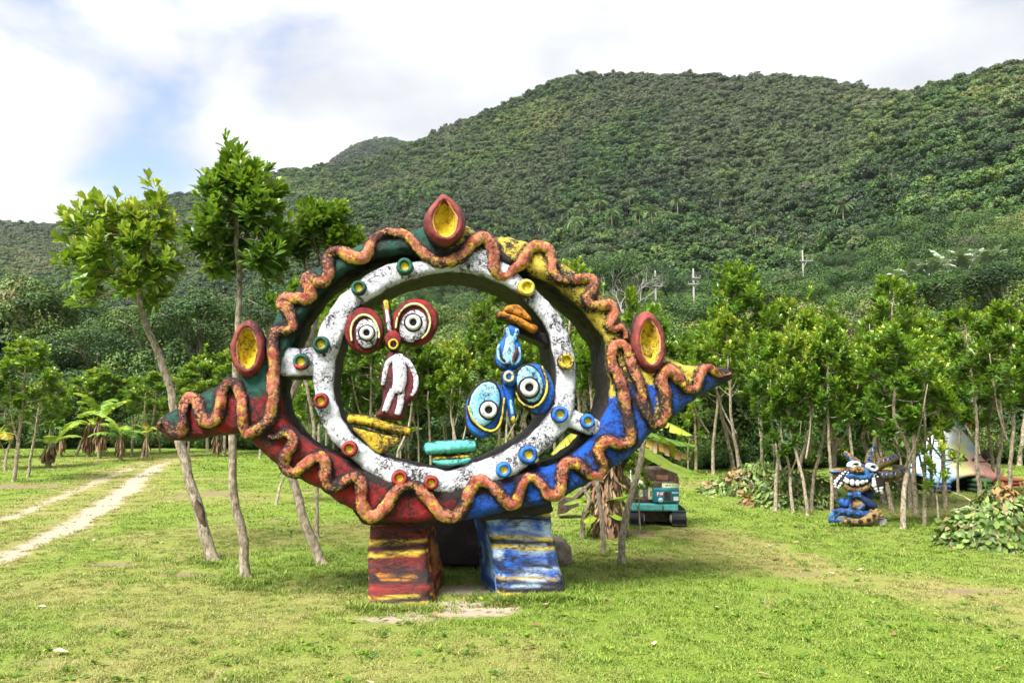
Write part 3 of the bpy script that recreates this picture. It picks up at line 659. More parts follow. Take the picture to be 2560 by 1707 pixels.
V, fs, N = slab([p], -0.10, 0.16, 0.075, 0.016); V = V + N * ((fbm(V * 10, 3, 91) - 0.5) * 0.02)[:, None]
fb = obj('figure_body', edge_black(mesh('figure_body', V, fs)), P_PLUM, SCULPT); tag(fb, 'plum little body of the red figure with white limbs in relief')
def relief(pts, r, mat, parent, zf, y, fl=0.55, name='limb'):
    A = resample(crom(arc_pts(zf, pts, y), 6), 0.015); n = len(A); e = np.linspace(0, 1, n)
    rr = (np.interp(e, np.linspace(0, 1, len(r)), r)) * KP
    V, fs = tube(A, rr, 12, True, 0.004, 16); V[:, 1] = y + (V[:, 1] - y) * fl
    return part(name, (V, fs), mat, parent)
relief([(545,590),(560,680),(565,780),(545,880)], [44,58,56,50], P_WHITE, fb, zl, -0.10, name='torso')
relief([(520,605),(470,650),(445,730),(430,820)], [18,22,20,16], P_WHITE, fb, zl, -0.10)
relief([(580,605),(640,660),(688,760),(685,850),(655,905)], [18,22,20,20,12], P_WHITE, fb, zl, -0.10)
relief([(510,860),(475,950),(445,1030)], [30,28,24], P_WHITE, fb, zl, -0.10)
relief([(575,860),(570,960),(545,1050)], [32,28,24], P_WHITE, fb, zl, -0.10)
# boats
def boat(zf, gun, gr, hull, m_gun, m_hull, stripe, label, y=0.0):
    A = resample(crom(arc_pts(zf, gun, y), 6), 0.02); n = len(A)
    rr = gr * KP * (0.55 + 0.45 * np.sin(np.linspace(0.35, math.pi - 0.35, n)) ** 0.5)
    V, fs = tube(A, rr, 14, True, 0.010, 8); V[:, 1] = y + (V[:, 1] - y) * 2.0 + 0.05
    b = part('boat', (V, fs), m_gun, SCULPT); tag(b, label)
    for hp, mt, nm in hull:
        p = resample(np.r_[crom(PL.xz([zf(*q) for q in hp], y), 3, True), PL.xz([zf(*hp[0])], y)], 0.025)[:-1]
        V, fs, N = slab([p], y - 0.08, y + 0.24, 0.05, 0.018); V = V + N * ((fbm(V * 9, 3, 95) - 0.5) * 0.025)[:, None]
        obj(nm, edge_black(mesh(nm, V, fs)), mt, b)
    return b
boat(zl, [(160,1088),(280,1098),(400,1130),(520,1165),(640,1190)], 46, [([(190,1150),(330,1180),(470,1215),(560,1232),(545,1285),(490,1330),(430,1362),(350,1330),(270,1250),(215,1190)], P_YEL, 'hull')], P_YEL, P_YEL, None, 'yellow boat under the red figure')
boat(zl, [(765,1325),(860,1318),(960,1310),(1060,1303),(1150,1298)], 58, [([(815,1410),(960,1400),(1120,1385),(1110,1420),(1060,1448),(950,1452),(850,1445)], P_TEAL, 'hull'), ([(830,1380),(960,1374),(1110,1364),(1115,1392),(960,1404),(822,1412)], P_YEL, 'hull_stripe')], P_TEAL, P_TEAL, None, 'turquoise boat at the bottom of the ring')
boat(zr2, [(395,268),(470,290),(560,325),(630,365),(690,392)], 44, [([(430,250),(455,205),(520,190),(580,215),(640,285),(650,330),(560,300),(480,268)], P_ORG, 'hull')], P_ORG, P_ORG, None, 'orange upturned boat under the ring at upper right')
# dark fixing that carries the orange boat
p = resample(np.r_[crom(PL.xz([zr2(*q) for q in [(560,330),(640,372),(700,400),(760,420),(790,520),(700,480),(600,440),(520,400)]], 0.12), 3, True), PL.xz([zr2(560,330)], 0.12)], 0.03)[:-1]
V, fs, N = slab([p], 0.06, 0.5, 0.04, 0.022); obj('boat_fixing', mesh('boat_fixing', V, fs), P_BLACK, SCULPT)
# blue figure
eye(zr2, (292, 1012), 160, 228, R(-16), 0.03, 0.14, P_BLUE, P_SKY, ((285, 970), 118, 178), ((318, 1018), 66), [(158,985),(180,1060),(225,1125),(290,1172),(350,1180),(400,1140),(425,1050),(440,925)], P_YBR, P_PURE, 'blue eye disc with yellow crescent, lower left of the blue pair')
eye(zr2, (682, 850), 146, 210, R(14), 0.03, 0.14, P_BLUE, P_SKY, ((640, 815), 106, 150), ((636, 843), 74), [(535,885),(560,945),(610,985),(670,995),(725,960),(765,890),(775,810),(755,730),(735,675)], P_YBR, P_PURE, 'blue eye disc with yellow crescent, against the ring')
nb = part('nose', lathe(disc_prof(0.13), 30, 58 * KP, 70 * KP, 0, PL.c(*zr2(472, 770), -0.02), None, 0.010, 9), P_BLUE, SCULPT)
cn_ = PL.c(*zr2(478, 758), -0.155)
part('nostril_ring', lathe([(0.50, 0.0), (0.62, 0.022), (0.84, 0.022), (1.0, 0.0)], 24, 42 * KP, 46 * KP, 0, cn_, None, 0.003, 20), P_CREAM, nb)
part('nostril', lathe([(0.001, -0.004), (0.5, 0.0), (0.6, 0.012)], 20, 42 * KP, 46 * KP, 0, cn_), P_BLACK, nb)
st = resample(crom(arc_pts(zr2, [(470,800),(478,860),(486,930),(495,1010),(505,1075),(512,1120)], -0.02), 6), 0.02); n = len(st)
sk = part('nose_stalk', tube(st, np.interp(np.linspace(0, 1, n), [0, 0.2, 0.5, 0.85, 1], [0.075, 0.07, 0.046, 0.046, 0.022]), 12, True, 0.005, 12), P_BLUE, SCULPT)
part('pale_stripe', tube(st[int(n * .45):int(n * .8)] - np.array([0, 0.026, 0]), 0.024, 10, True, 0.003, 15), P_SKY, sk)
part('yellow_tip', tube(st[int(n * .8):] - np.array([0, 0.018, 0]), 0.034 * np.sin(np.linspace(1.0, 2.4, n - int(n * .8))), 10, True, 0.003, 15), P_YBR, sk)
BBD = [(470,355),(448,400),(435,450),(395,500),(370,580),(372,650),(410,700),(470,715),(540,695),(578,650),(580,580),(570,510),(550,470),(560,410),(550,375),(510,360)]
p = resample(np.r_[crom(PL.xz([zr2(*q) for q in BBD], -0.02), 4, True), PL.xz([zr2(*BBD[0])], -0.02)], 0.02)[:-1]
V, fs, N = slab([p], -0.10, 0.14, 0.07, 0.016); V = V + N * ((fbm(V * 10, 3, 97) - 0.5) * 0.02)[:, None]
fb = obj('figure_body', edge_black(mesh('figure_body', V, fs)), P_BLUE, SCULPT); tag(fb, 'blue little upside-down body under the orange boat')
relief([(470,655),(478,580),(482,500),(490,440)], [52,56,44,34], P_SKY, fb, zr2, -0.10, name='torso')
relief([(480,470),(470,420),(466,375)], [18,20,16], P_SKY, fb, zr2, -0.10)
relief([(520,470),(535,420),(538,385)], [16,18,14], P_SKY, fb, zr2, -0.10)
relief([(430,650),(398,600),(392,540),(402,505)], [12,14,12,8], P_SKY, fb, zr2, -0.105)
relief([(520,660),(555,625),(562,570),(558,525)], [12,14,12,8], P_SKY, fb, zr2, -0.105)
relief([(448,640),(415,600),(408,540)], [9,10,6], P_BLACK, fb, zr2, -0.135, name='groove')
relief([(508,640),(520,600),(540,560),(542,520)], [8,15,15,6], P_PLUM, fb, zr2, -0.135, name='groove')

# --- legs
def leg(name, sections, seed, colf, label, shear=0.0):
    """sections: (z, x_left, x_right, y_front, y_back)"""
    S = np.array(sections, float); S = np.stack([np.interp(np.linspace(0, 1, 70), np.linspace(0, 1, len(S)), S[:, k]) for k in range(5)], -1)
    n = 96; a = np.linspace(0, 2 * np.pi, n, endpoint=False)
    ca, sa = np.cos(a), np.sin(a); e = 0.24
    sx = np.sign(ca) * np.abs(ca) ** e; sy = np.sign(sa) * np.abs(sa) ** e
    V = np.stack([(S[:, 1:2] + S[:, 2:3]) / 2 + (S[:, 2:3] - S[:, 1:2]) / 2 * sx, (S[:, 3:4] + S[:, 4:5]) / 2 - (S[:, 4:5] - S[:, 3:4]) / 2 * sy, np.broadcast_to(S[:, :1], (70, n))], -1)
    V[..., 0] += shear * (V[..., 1] - S[:, 3:4])
    ctr = np.stack([(S[:, 1] + S[:, 2]) / 2, (S[:, 3] + S[:, 4]) / 2, S[:, 0]], -1)[:, None]
    d = V - ctr; d[..., 2] = 0; d /= np.linalg.norm(d, axis=-1, keepdims=True)
    V = V + d * ((fbm(V * 4.5, 4, seed, 0.6) - 0.5) * 0.14 + (fbm(V * 16, 3, seed + 1) - 0.5) * 0.03)[..., None]
    t = (S[-1, 0] - S[:, 0]) / (S[-1, 0] - S[0, 0]); t = np.broadcast_to(t[:, None], (70, n))
    frontm = np.broadcast_to((sa > 0.05)[None] & (np.abs(sx) < 0.985)[None], (70, n)); xf = np.broadcast_to(sx[None], (70, n))
    C = colf(V, t, frontm, xf)
    grime = (sstep(0.86, 1.0, t + (fbm(V * 6, 3, seed + 2) - 0.5) * 0.2) * 0.75)[..., None]; C = C * (1 - grime) + np.array(srgb(78, 66, 54)) * grime
    Vf = np.r_[V.reshape(-1, 3), [ctr[-1, 0]]]; i = np.arange(69)[:, None] * n; j = np.arange(n)[None]; j2 = (j + 1) % n
    # stripes stand proud of the block
    fs = [np.stack([i + j, i + n + j, i + n + j2, i + j2], -1).reshape(-1, 4), np.stack([69 * n + np.arange(n), np.full(n, 70 * n), 69 * n + (np.arange(n) + 1) % n], -1)]
    o = obj('leg', mesh('leg', Vf, fs, {'Col': np.r_[C.reshape(-1, 3), [C[-1, 0]]]}), M_LEG, SCULPT); tag(o, label); return o
M_LEG = paint('leg_paint', None, amount=0.455, scale=19, bump=1.0, soft=0.12, stretch=(0.6, 1, 1.5))
def bands(t, V, lst, base, slant=0.0, xf=None, seed=0):
    """lst: (t centre, half width, colour, patchiness)"""
    C = base.copy(); tt = t + slant * (xf if xf is not None else 0) + (fbm(V * 12, 3, seed) - 0.5) * 0.035
    for tc0, hw, col, pat in lst:
        w = sstep(hw, hw * 0.35, np.abs(tt - tc0)) * sstep(pat - 0.12, pat + 0.05, fbm(V * 7 * np.array([1, 1, 2]), 4, seed + int(tc0 * 100)))
        C = C * (1 - w[..., None]) + np.array(col) * w[..., None]
    return C
YB = srgb(240, 210, 70)
def col_red(V, t, fr, xf):
    f = fbm(V * np.array([3, 3, 9]), 4, 101)[..., None]
    base = np.array(srgb(72, 30, 30)) * (1 - f) + np.array(srgb(170, 58, 52)) * f
    base = bands(t, V, [(0.62, 0.14, srgb(52, 38, 38), 0.40), (0.88, 0.10, srgb(66, 54, 52), 0.35)], base, 0, xf, 3)
    C = bands(t, V, [(0.07, 0.028, YB, 0.18), (0.27, 0.028, YB, 0.18), (0.335, 0.028, srgb(34, 30, 30), 0.2), (0.395, 0.028, YB, 0.22), (0.83, 0.024, YB, 0.46), (0.92, 0.03, YB, 0.48), (0.63, 0.05, srgb(226, 150, 50), 0.62), (0.15, 0.03, srgb(90, 70, 70), 0.5)], base, 0.01, xf, 7)
    g = fbm(V * np.array([14, 14, 2.5]), 4, 111)[..., None]
    sidec = np.where(g > 0.52, np.array(srgb(206, 130, 52)), np.where(g > 0.44, np.array(srgb(150, 60, 36)), np.array(srgb(70, 30, 28))))
    return np.where(fr[..., None], C, sidec)
def col_blue(V, t, fr, xf):
    f = sstep(0.36, 0.64, fbm(V * np.array([6, 6, 9]), 4, 121))[..., None]
    base = np.array(srgb(30, 100, 196)) * (1 - f) + np.array(srgb(206, 226, 244)) * f
    base = bands(t, V, [(0.62, 0.10, srgb(36, 60, 100), 0.46), (0.87, 0.07, srgb(48, 44, 44), 0.2)], base, 0, xf, 13)
    C = bands(t, V, [(0.13, 0.028, YB, 0.2), (0.175, 0.022, srgb(36, 34, 36), 0.25), (0.36, 0.026, YB, 0.24), (0.41, 0.035, srgb(30, 28, 30), 0.2), (0.46, 0.026, YB, 0.24), (0.745, 0.018, srgb(190, 160, 50), 0.36), (0.79, 0.03, srgb(26, 24, 26), 0.2), (0.90, 0.022, YB, 0.40), (0.94, 0.03, srgb(96, 120, 140), 0.4)], base, -0.015, xf, 17)
    g = fbm(V * np.array([12, 12, 2.5]), 4, 131)[..., None]
    sidec = np.where(g > 0.56, np.array(srgb(130, 176, 220)), np.where(g > 0.40, np.array(srgb(24, 86, 170)), np.array(srgb(18, 48, 96))))
    return np.where(fr[..., None], C, sidec)
def gl(px, py): return PL.to_local(ground_at(px, py))
# red leg
a, b_ = gl(917, 1502), gl(1074, 1497); yf = (a[1] + b_[1]) / 2
tl, tr_ = PL.c(920, 1306, yf + 0.16), PL.c(1064, 1304, yf + 0.16)
zt = tl[2]
leg('leg', [(-0.08, a[0], b_[0], yf - 0.22, yf + 1.15), (0.15, a[0] - 0.01, b_[0] + 0.01, yf - 0.20, yf + 1.12), (zt * 0.45, a[0] - 0.01, b_[0] - 0.02, yf - 0.08, yf + 1.1), (zt * 0.85, tl[0] + 0.0, tr_[0], yf + 0.10, yf + 1.1), (zt * 0.97, tl[0] + 0.01, tr_[0] - 0.01, yf + 0.15, yf + 1.1), (zt + 0.03, tl[0] + 0.05, tr_[0] - 0.03, yf + 0.24, yf + 1.1), (zt + 0.06, tl[0] + 0.05, tr_[0] - 0.03, yf + 0.42, yf + 1.1)], 141, col_red, 'red leg block with yellow and black stripes', 0.17)
a2, b2 = gl(1246, 1488), gl(1407, 1480); yf2 = (a2[1] + b2[1]) / 2
tl2, tr2 = PL.c(1216, 1274, yf2 + 0.18), PL.c(1380, 1254, yf2 + 0.18); zt2 = (tl2[2] + tr2[2]) / 2
leg('leg', [(-0.08, a2[0], b2[0], yf2 - 0.20, yf2 + 1.1), (0.12, a2[0] - 0.01, b2[0] + 0.01, yf2 - 0.18, yf2 + 1.08), (zt2 * 0.45, a2[0] * 0.6 + tl2[0] * 0.4, b2[0] * 0.6 + tr2[0] * 0.4, yf2 - 0.05, yf2 + 1.05), (zt2 * 0.86, tl2[0] - 0.0, tr2[0], yf2 + 0.11, yf2 + 1.05), (zt2 * 0.97, tl2[0] - 0.02, tr2[0] - 0.01, yf2 + 0.17, yf2 + 1.05), (zt2 + 0.03, tl2[0] + 0.02, tr2[0] - 0.03, yf2 + 0.26, yf2 + 1.05), (zt2 + 0.06, tl2[0] + 0.03, tr2[0] - 0.03, yf2 + 0.45, yf2 + 1.05)], 151, col_blue, 'blue leg block with yellow and black stripes', -0.10)
# necks joining legs and belly, the belly's shade put into their dark colour
P_SHADE = paint('shaded_cement', [srgb(40, 33, 34), srgb(52, 44, 43)], amount=0.4, scale=10)
def neck(poly, y0, y1, name='neck'):
    p = resample(np.r_[crom(PL.xz(poly, y0), 3, True), PL.xz(poly[:1], y0)], 0.04)[:-1]
    V, fs, N = slab([p], y0, y1, 0.05, 0.03); V = V + N * ((fbm(V * 6, 3, 161) - 0.5) * 0.06)[:, None]
    obj(name, mesh(name, V, fs), P_SHADE, SCULPT)
neck([(880,1255),(960,1270),(1060,1275),(1092,1280),(1088,1308),(1080,1316),(930,1316),(902,1305)], 0.24, 0.9)
neck([(1190,1255),(1280,1248),(1380,1232),(1380,1262),(1378,1284),(1230,1300),(1200,1300)], 0.24, 0.9)
neck([(1040,1270),(1150,1262),(1260,1270),(1275,1330),(1268,1385),(1240,1412),(1080,1412),(1050,1380),(1040,1330)], 1.7, 2.5, 'rear_support')  # mass behind the legs, shade of the cavity put into its colour

# ------------------------------------------------------------------ foliage
def leaf_mat(name, stops, transl=0.33, rough=0.36, spec=0.5, inst=False, vary=0.35):
    """stops: colour ramp over the leaf's own tone, shifted from plant to plant"""
    m = NT(name)
    t = m.attr('tone')
    oi = m.n('ShaderNodeObjectInfo')
    f = m.math('ADD', t, m.math('MULTIPLY', m.math('SUBTRACT', oi.outputs['Random'], 0.5), vary))
    if inst: f = m.math('ADD', f, m.attr('shade', kind='INSTANCER'))
    c = m.ramp(f, stops)
    if inst: c = m.mix(m.attr('grey', kind='INSTANCER'), c, (0.085, 0.095, 0.048))
    p = m.bsdf(c, rough, spec)
    tr = m.n('ShaderNodeBsdfTranslucent'); m.l(m.mix(0.5, c, (0.25, 0.34, 0.02)), tr.inputs['Color'])
    ms = m.n('ShaderNodeMixShader'); ms.inputs[0].default_value = transl
    m.l(p.outputs[0], ms.inputs[1]); m.l(tr.outputs[0], ms.inputs[2]); m.l(ms.outputs[0], m.out.inputs['Surface'])
    return m.m
def bark_mat(name, c1, c2, c3, scale=9.0):
    m = NT(name)
    mp_ = m.n('ShaderNodeMapping'); mp_.inputs['Scale'].default_value = (1, 1, 0.45); m.l(m.coord('Object'), mp_.inputs['Vector'])
    c = m.ramp(m.noise(scale, 7, 0.72, vec=mp_.outputs[0]), [(0.34, c1), (0.47, c2), (0.66, c3)])
    m.bsdf(c, 0.85, 0.2, m.noise(scale * 4, 5, 0.7, vec=mp_.outputs[0]), 0.7, 0.02)
    return m.m
M_BARK = bark_mat('pale_bark', (0.075, 0.058, 0.038), (0.255, 0.205, 0.135), (0.52, 0.46, 0.35), 24)
M_BARKD = bark_mat('brown_bark', (0.04, 0.025, 0.018), (0.10, 0.065, 0.045), (0.20, 0.15, 0.10), 14)
G = [(0.0, (0.018, 0.050, 0.006)), (0.25, (0.036, 0.108, 0.008)), (0.5, (0.088, 0.205, 0.011)), (0.75, (0.205, 0.335, 0.020)), (1.0, (0.44, 0.48, 0.06))]
M_LEAF = leaf_mat('broad_leaf', G)
# obovate leaf template: length along y, folded on the midrib (+z up)
LT = np.array([(0, 0, 0), (-0.12, 0.38, 0.03), (0, 0.40, -0.02), (0.12, 0.38, 0.03), (-0.20, 0.72, 0.04), (0, 0.74, -0.03), (0.20, 0.72, 0.04), (0, 1.0, -0.07)])
LF4 = np.array([(1, 2, 5, 4), (2, 3, 6, 5)]); LF3 = np.array([(0, 2, 1), (0, 3, 2), (4, 5, 7), (5, 6, 7)])
def leaves(pos, dirs, nrm, size, tone, width=1.0, T=LT, F4=LF4, F3=LF3):
    n = len(pos); d = dirs / (np.linalg.norm(dirs, axis=1)[:, None] + 1e-9)
    x = np.cross(d, nrm); x /= np.linalg.norm(x, axis=1)[:, None] + 1e-9; z = np.cross(x, d)
    V = pos[:, None] + size[:, None, None] * (T[None, :, 0:1] * width * x[:, None] + T[None, :, 1:2] * d[:, None] + T[None, :, 2:3] * z[:, None])
    o = (np.arange(n) * len(T))[:, None, None]
    return V.reshape(-1, 3), [(F4[None] + o).reshape(-1, 4), (F3[None] + o).reshape(-1, 3)], np.repeat(tone, len(T))
def unit(v): return v / (np.linalg.norm(v, axis=-1, keepdims=True) + 1e-9)

def spray_crown(rg, tips, axes, per, leaf, spread=0.26, tone0=0.5, sun=0.25, zlo=0.0, zhi=1.0):
    """whorls of leaves round the ends of twigs"""
    n = len(tips) * per; tip = np.repeat(tips, per, 0); ax = unit(np.repeat(axes, per, 0))
    s = rg.random(n) ** 1.5; a = rg.random(n) * 2 * np.pi
    ref = np.where(np.abs(ax[:, 2:3]) < 0.9, np.array([[0, 0, 1.0]]), np.array([[1.0, 0, 0]]))
    u = unit(np.cross(ax, ref)); v = np.cross(ax, u)
    rad = np.cos(a)[:, None] * u + np.sin(a)[:, None] * v
    open_ = 0.35 + 0.95 * s + rg.normal(0, 0.15, n)
    d = ax * np.cos(open_)[:, None] + rad * np.sin(open_)[:, None] + np.array([0, 0, 1]) * (0.12 - 0.28 * s)[:, None]
    pos = tip - ax * (s * spread)[:, None] + rg.normal(0, 0.012, (n, 3))
    size = leaf * (0.65 + 0.5 * rg.random(n)) * (0.75 + 0.35 * np.minimum(1, s * 3))
    h = (pos[:, 2] - zlo) / (zhi - zlo)
    tw = np.repeat(rg.normal(0, 0.10, len(tips)), per)
    tone = tone0 + 0.30 * (0.5 - s) + sun * (h - 0.5) + tw + rg.normal(0, 0.09, n)
    return leaves(pos, d, ax + np.array([0, 0, 0.6]), size, np.clip(tone, 0, 1))

def grow(rg, path, r0, r1, crown_c, crown_r, nb, nt, per, leaf, spread=0.26, low=0.62, tone0=0.5, tf=None):
    """trunk along path (m); limbs from its upper part to twigs inside an uneven crown made of lobes"""
    P = resample(crom(path, 6), 0.06); n = len(P)
    P = P + (fbm(P * 3.0 + 7.7 * rg.random(), 2, int(rg.integers(1000)))[:, None] - 0.5) * 0.05 * np.array([1, 1, 0])
    rad = np.interp(np.linspace(0, 1, n), [0, 0.05, 0.6, 1], [r0 * 1.35, r0, (r0 + r1) / 2, r1])
    rad = rad * (0.92 + 0.18 * fbm(P * 9, 2, 3))
    wood = [tube(P, rad, 9, True, r0 * 0.10, 11, 5)]
    cc = np.asarray(crown_c, float); cr = np.asarray(crown_r, float)
    lobes = []; tips, axes = [], []
    for b in range(nb):
        f = low + (1 - low) * (b + rg.random()) / nb; i = min(n - 1, int(f * n)); st = P[i]
        a = b * 2.4 + rg.random() * 0.9; lift = -0.75 + 1.65 * (b + rg.random()) / nb
        ww = math.sqrt(max(0.05, 1 - lift * lift * 0.8)) * (1 - 0.45 * max(0.0, lift)); out = 0.60 + 0.42 * rg.random()
        e = cc + cr * np.array([math.cos(a) * ww * out, math.sin(a) * ww * out, lift * 0.92])
        mid = st * 0.5 + e * 0.5 + np.array([0, 0, -0.10 * np.linalg.norm(e - st)])
        B = resample(crom([st, mid, e], 6), 0.08); wood.append(tube(B, np.linspace(max(0.012, rad[i] * 0.5), 0.008, len(B)), 6, True))
        lr = cr.min() * (0.23 + 0.20 * rg.random())
        for k in range(nt):
            q = unit(rg.normal(0, 1, 3) + np.array([0, 0, 0.35])) * lr * (0.35 + 0.75 * rg.random())
            bs = B[int(len(B) * (0.45 + 0.5 * rg.random()))]; tp = e + q
            if k % 2 == 0: wood.append(tube(np.array([bs, (bs + tp) / 2 + [0, 0, -0.03], tp]), [0.009, 0.007, 0.004], 4, False))
            tips.append(tp); axes.append(unit(tp - bs) + np.array([0, 0, 0.75]))
    # leader
    for k in range(nt):
        q = rg.normal(0, 1, 3) * cr * np.array([0.10, 0.10, 0.20]); tp = P[-1] + q + np.array([0, 0, cr[2] * 0.12]); tips.append(tp); axes.append(np.array([q[0], q[1], 0.6]))
    tips, axes = np.array(tips), np.array(axes)
    crown = spray_crown(rg, tips, axes, per, leaf, spread, tone0, 0.30, cc[2] - cr[2], cc[2] + cr[2])
    return join(wood), crown

GROVE = 'young broad-leaved trees of the grove'
def place_tree(name, meshes, loc, rz, label, group=None, scale=1.0, cat='tree', bark=None):
    t = thing(name, label, cat, tuple(loc), rz, group); t.scale = (scale,) * 3
    obj('trunk', meshes[0], None, t); obj('crown', meshes[1], None, t)
    return t
def tree_meshes(tag_, wood, crown, bark=M_BARK, leafm=M_LEAF):
    a = mesh(tag_ + '_wood', *wood); a.materials.append(bark)
    b = mesh(tag_ + '_leaves', crown[0], crown[1], {'tone': crown[2]}); b.materials.append(leafm)
    return a, b
def px_path(pts, base_d):
    """trunk traced in pixels at one distance from the viewer -> local points and world base"""
    b = ground_at(*pts[0]); d = base_d if base_d else b[1]
    out = []
    for (x, y) in pts: r_ = ray(x, y); out.append(EYE + r_ * (d / r_[1]))
    out = np.array(out); base = np.array([out[0][0], d, float(lawn_z(np.array(out[0][0]), np.array(d)))])
    out[0][2] = base[2] - 0.06
    return base, out - base

rg = np.random.default_rng(11)
# --- the tall foreground trees beside the snout, each traced from its trunk
def big_tree(pts, crown_px, label, nb, nt, per, leaf, r0, seed, depth=0.9, tone0=0.62, r1=0.02):
    rg = np.random.default_rng(seed)
    base, P = px_path(pts, None); d = base[1]
    x0, y0, x1, y1 = crown_px; k = d / F
    c = ray((x0 + x1) / 2, (y0 + y1) / 2); c = EYE + c * (d / c[1]) - base
    cr = np.array([(x1 - x0) / 2 * k, depth, (y1 - y0) / 2 * k]) * 0.93
    w, cw = grow(rg, P, r0, r1, c, cr, nb, nt, per, leaf, 0.24, 0.75, tone0)
    t = place_tree('broad_leaved_tree', tree_meshes('tall_tree', w, cw), base, 0, label); t['_p'] = 0; del t['_p']; return t, P
TA, PA = big_tree([(537,1402),(510,1325),(478,1215),(452,1110),(428,990),(405,905),(385,860),(362,800),(348,745),(352,690),(372,600),(390,510)], (135, 480, 450, 800), 'tall leaning tree whose scarred trunk passes behind the sculpture snout, leftmost of the tall trees', 18, 12, 16, 0.20, 0.082, 201)
q_ = resample(crom(PA, 6), 0.05); q_ = q_[(q_[:, 2] > 0.42) & (q_[:, 2] < 0.92)] + np.array([0.030, -0.030, 0])
tag(obj('bark_scar', mesh('bark_scar', *tube(q_, 0.062 * np.sin(np.linspace(0.5, math.pi - 0.5, len(q_))), 9, True, 0.012, 14)), M_BARKD, TA), 'long dark scar where the bark has split')
big_tree([(616,1442),(606,1335),(596,1285),(584,1230),(582,1130),(586,1000),(592,880),(598,760),(598,690),(588,540),(580,420)], (462, 385, 750, 725), 'tallest tree with pointed crown and bent grey trunk, rising behind the left egg', 20, 12, 16, 0.19, 0.062, 202)
big_tree([(806,1410),(785,1365),(760,1290),(735,1210),(712,1140),(715,1040),(760,900),(800,760),(815,650),(822,580)], (730, 505, 900, 650), 'tree with trunk slanting behind the red belly and dark crown above it', 15, 14, 18, 0.16, 0.07, 203, 0.7, 0.42)
big_tree([(795,1345),(792,1280),(790,1200),(786,1100),(770,980),(745,860),(740,780),(742,720)], (680, 690, 800, 860), 'slim straight tree seen below the red belly beside the slanting trunk', 8, 9, 13, 0.15, 0.036, 204, 0.6, 0.45)

# --- stock of grove trees, about 5 m tall, trunks of different bends
STOCK = []
for s in range(7):
    rg = np.random.default_rng(300 + s); h = 4.9 + 0.5 * rg.random(); bx, by = rg.normal(0, 0.16, 2); kx = rg.normal(0, 0.14)
    path = [(0, 0, -0.08), (bx * 0.3 + kx * 0.3, by * 0.3, h * 0.18), (bx + kx, by, h * 0.38), (bx * 1.2 - kx * 0.4, by * 1.4, h * 0.55), (bx * 1.1, by * 1.2, h * 0.75), (bx, by, h * 0.93)]
    ch = 1.2 + 0.4 * rg.random(); cw = 0.62 + 0.28 * rg.random()
    w, cwn = grow(rg, path, 0.048 + 0.014 * rg.random(), 0.015, (bx, by, h - ch * 0.95), (cw, cw, ch), 17, 11, 15, 0.19, 0.26, 0.52, 0.50)
    if s % 2 == 0:      # a second, forked stem
        f = rg.normal(0, 0.35, 2); P2 = resample(crom([(kx * 0.6, 0, h * 0.30), (f[0] * 0.6, f[1] * 0.6, h * 0.46), (f[0], f[1], h * 0.72)], 6), 0.08)
        w = join([w, tube(P2, np.linspace(0.032, 0.012, len(P2)), 7, True)])
    STOCK.append(tree_meshes('grove_tree', w, cwn))
YOUNG = []
for s in range(3):
    rg = np.random.default_rng(340 + s); h = 2.3 + 0.4 * rg.random()
    w, cwn = grow(rg, [(0, 0, -0.05), (0.05 * rg.normal(), 0, h * 0.3), (0.08 * rg.normal(), 0.03, h * 0.6), (0.05, 0, h * 0.92)], 0.024, 0.008, (0.03, 0, h * 0.66), (0.42, 0.42, h * 0.36), 9, 6, 12, 0.15, 0.2, 0.30, 0.58)
    YOUNG.append(tree_meshes('young_tree', w, cwn))
ORD = ['first','second','third','fourth','fifth','sixth','seventh','eighth','ninth','tenth','eleventh','twelfth','thirteenth','fourteenth','fifteenth','sixteenth','seventeenth','eighteenth','nineteenth','twentieth','twenty-first','twenty-second','twenty-third','twenty-fourth','twenty-fifth','twenty-sixth','twenty-seventh','twenty-eighth','twenty-ninth','thirtieth','thirty-first','thirty-second','thirty-third','thirty-fourth','thirty-fifth']
rg = np.random.default_rng(21)
def grove_tree(px, py, label, group, k=None, top=None, young=False):
    b = ground_at(px, py); st = YOUNG if young else STOCK
    k = int(rg.integers(len(st))) if k is None else k
    sc = 0.9 + 0.2 * rg.random()
    if top is not None:
        want = 2 + (HORIZON - top + rg.normal(0, 24)) * b[1] / F - b[2]; sc = want / (2.6 if young else 6.0)
    t = place_tree('grove_tree', st[k % len(st)], b, rg.random() * 6.28, label, group, sc)
    t.scale = (sc * rg.uniform(0.8, 1.3), sc * rg.uniform(0.8, 1.3), sc); t.rotation_euler[0] = rg.normal(0, 0.045); t.rotation_euler[1] = rg.normal(0, 0.045)
    return t
# right grove, front trunks (base pixel, crown-top row)
FR = [(1783,1186,760),(1834,1176,770),(1852,1216,752),(1907,1201,780),(1938,1278,735),(1960,1250,760),(1982,1282,900),(1992,1246,740),(2020,1288,745),(2028,1273,770),(2080,1288,720),(2088,1268,740),(2208,1257,735),(2229,1275,760),(2257,1322,725),(2276,1269,800),(2291,1286,760),(2311,1313,790),(2331,1261,820),(2365,1269,770),(2395,1231,900),(2449,1238,720),(2487,1227,740),(2497,1231,800),(2526,1261,690),(2590,1290,720),(2640,1270,700)]
for i, (a, b, t) in enumerate(FR):
    grove_tree(a, b, f'{ORD[i]} slim pale trunk of the right-hand grove, counted rightwards from the blue tail tip', GROVE, None, t)
grove_tree(2351, 1320, 'knee-high to head-high young leafy sapling in front of the painted tent', 'saplings', 0, 1085, True)
grove_tree(2440, 1225, 'thin sapling with a tuft of leaves beside the painted tent top', 'saplings', 1, 905, True)
grove_tree(1720, 1185, 'leafy sapling under the blue tail tip', 'saplings', 2, 1010, True)
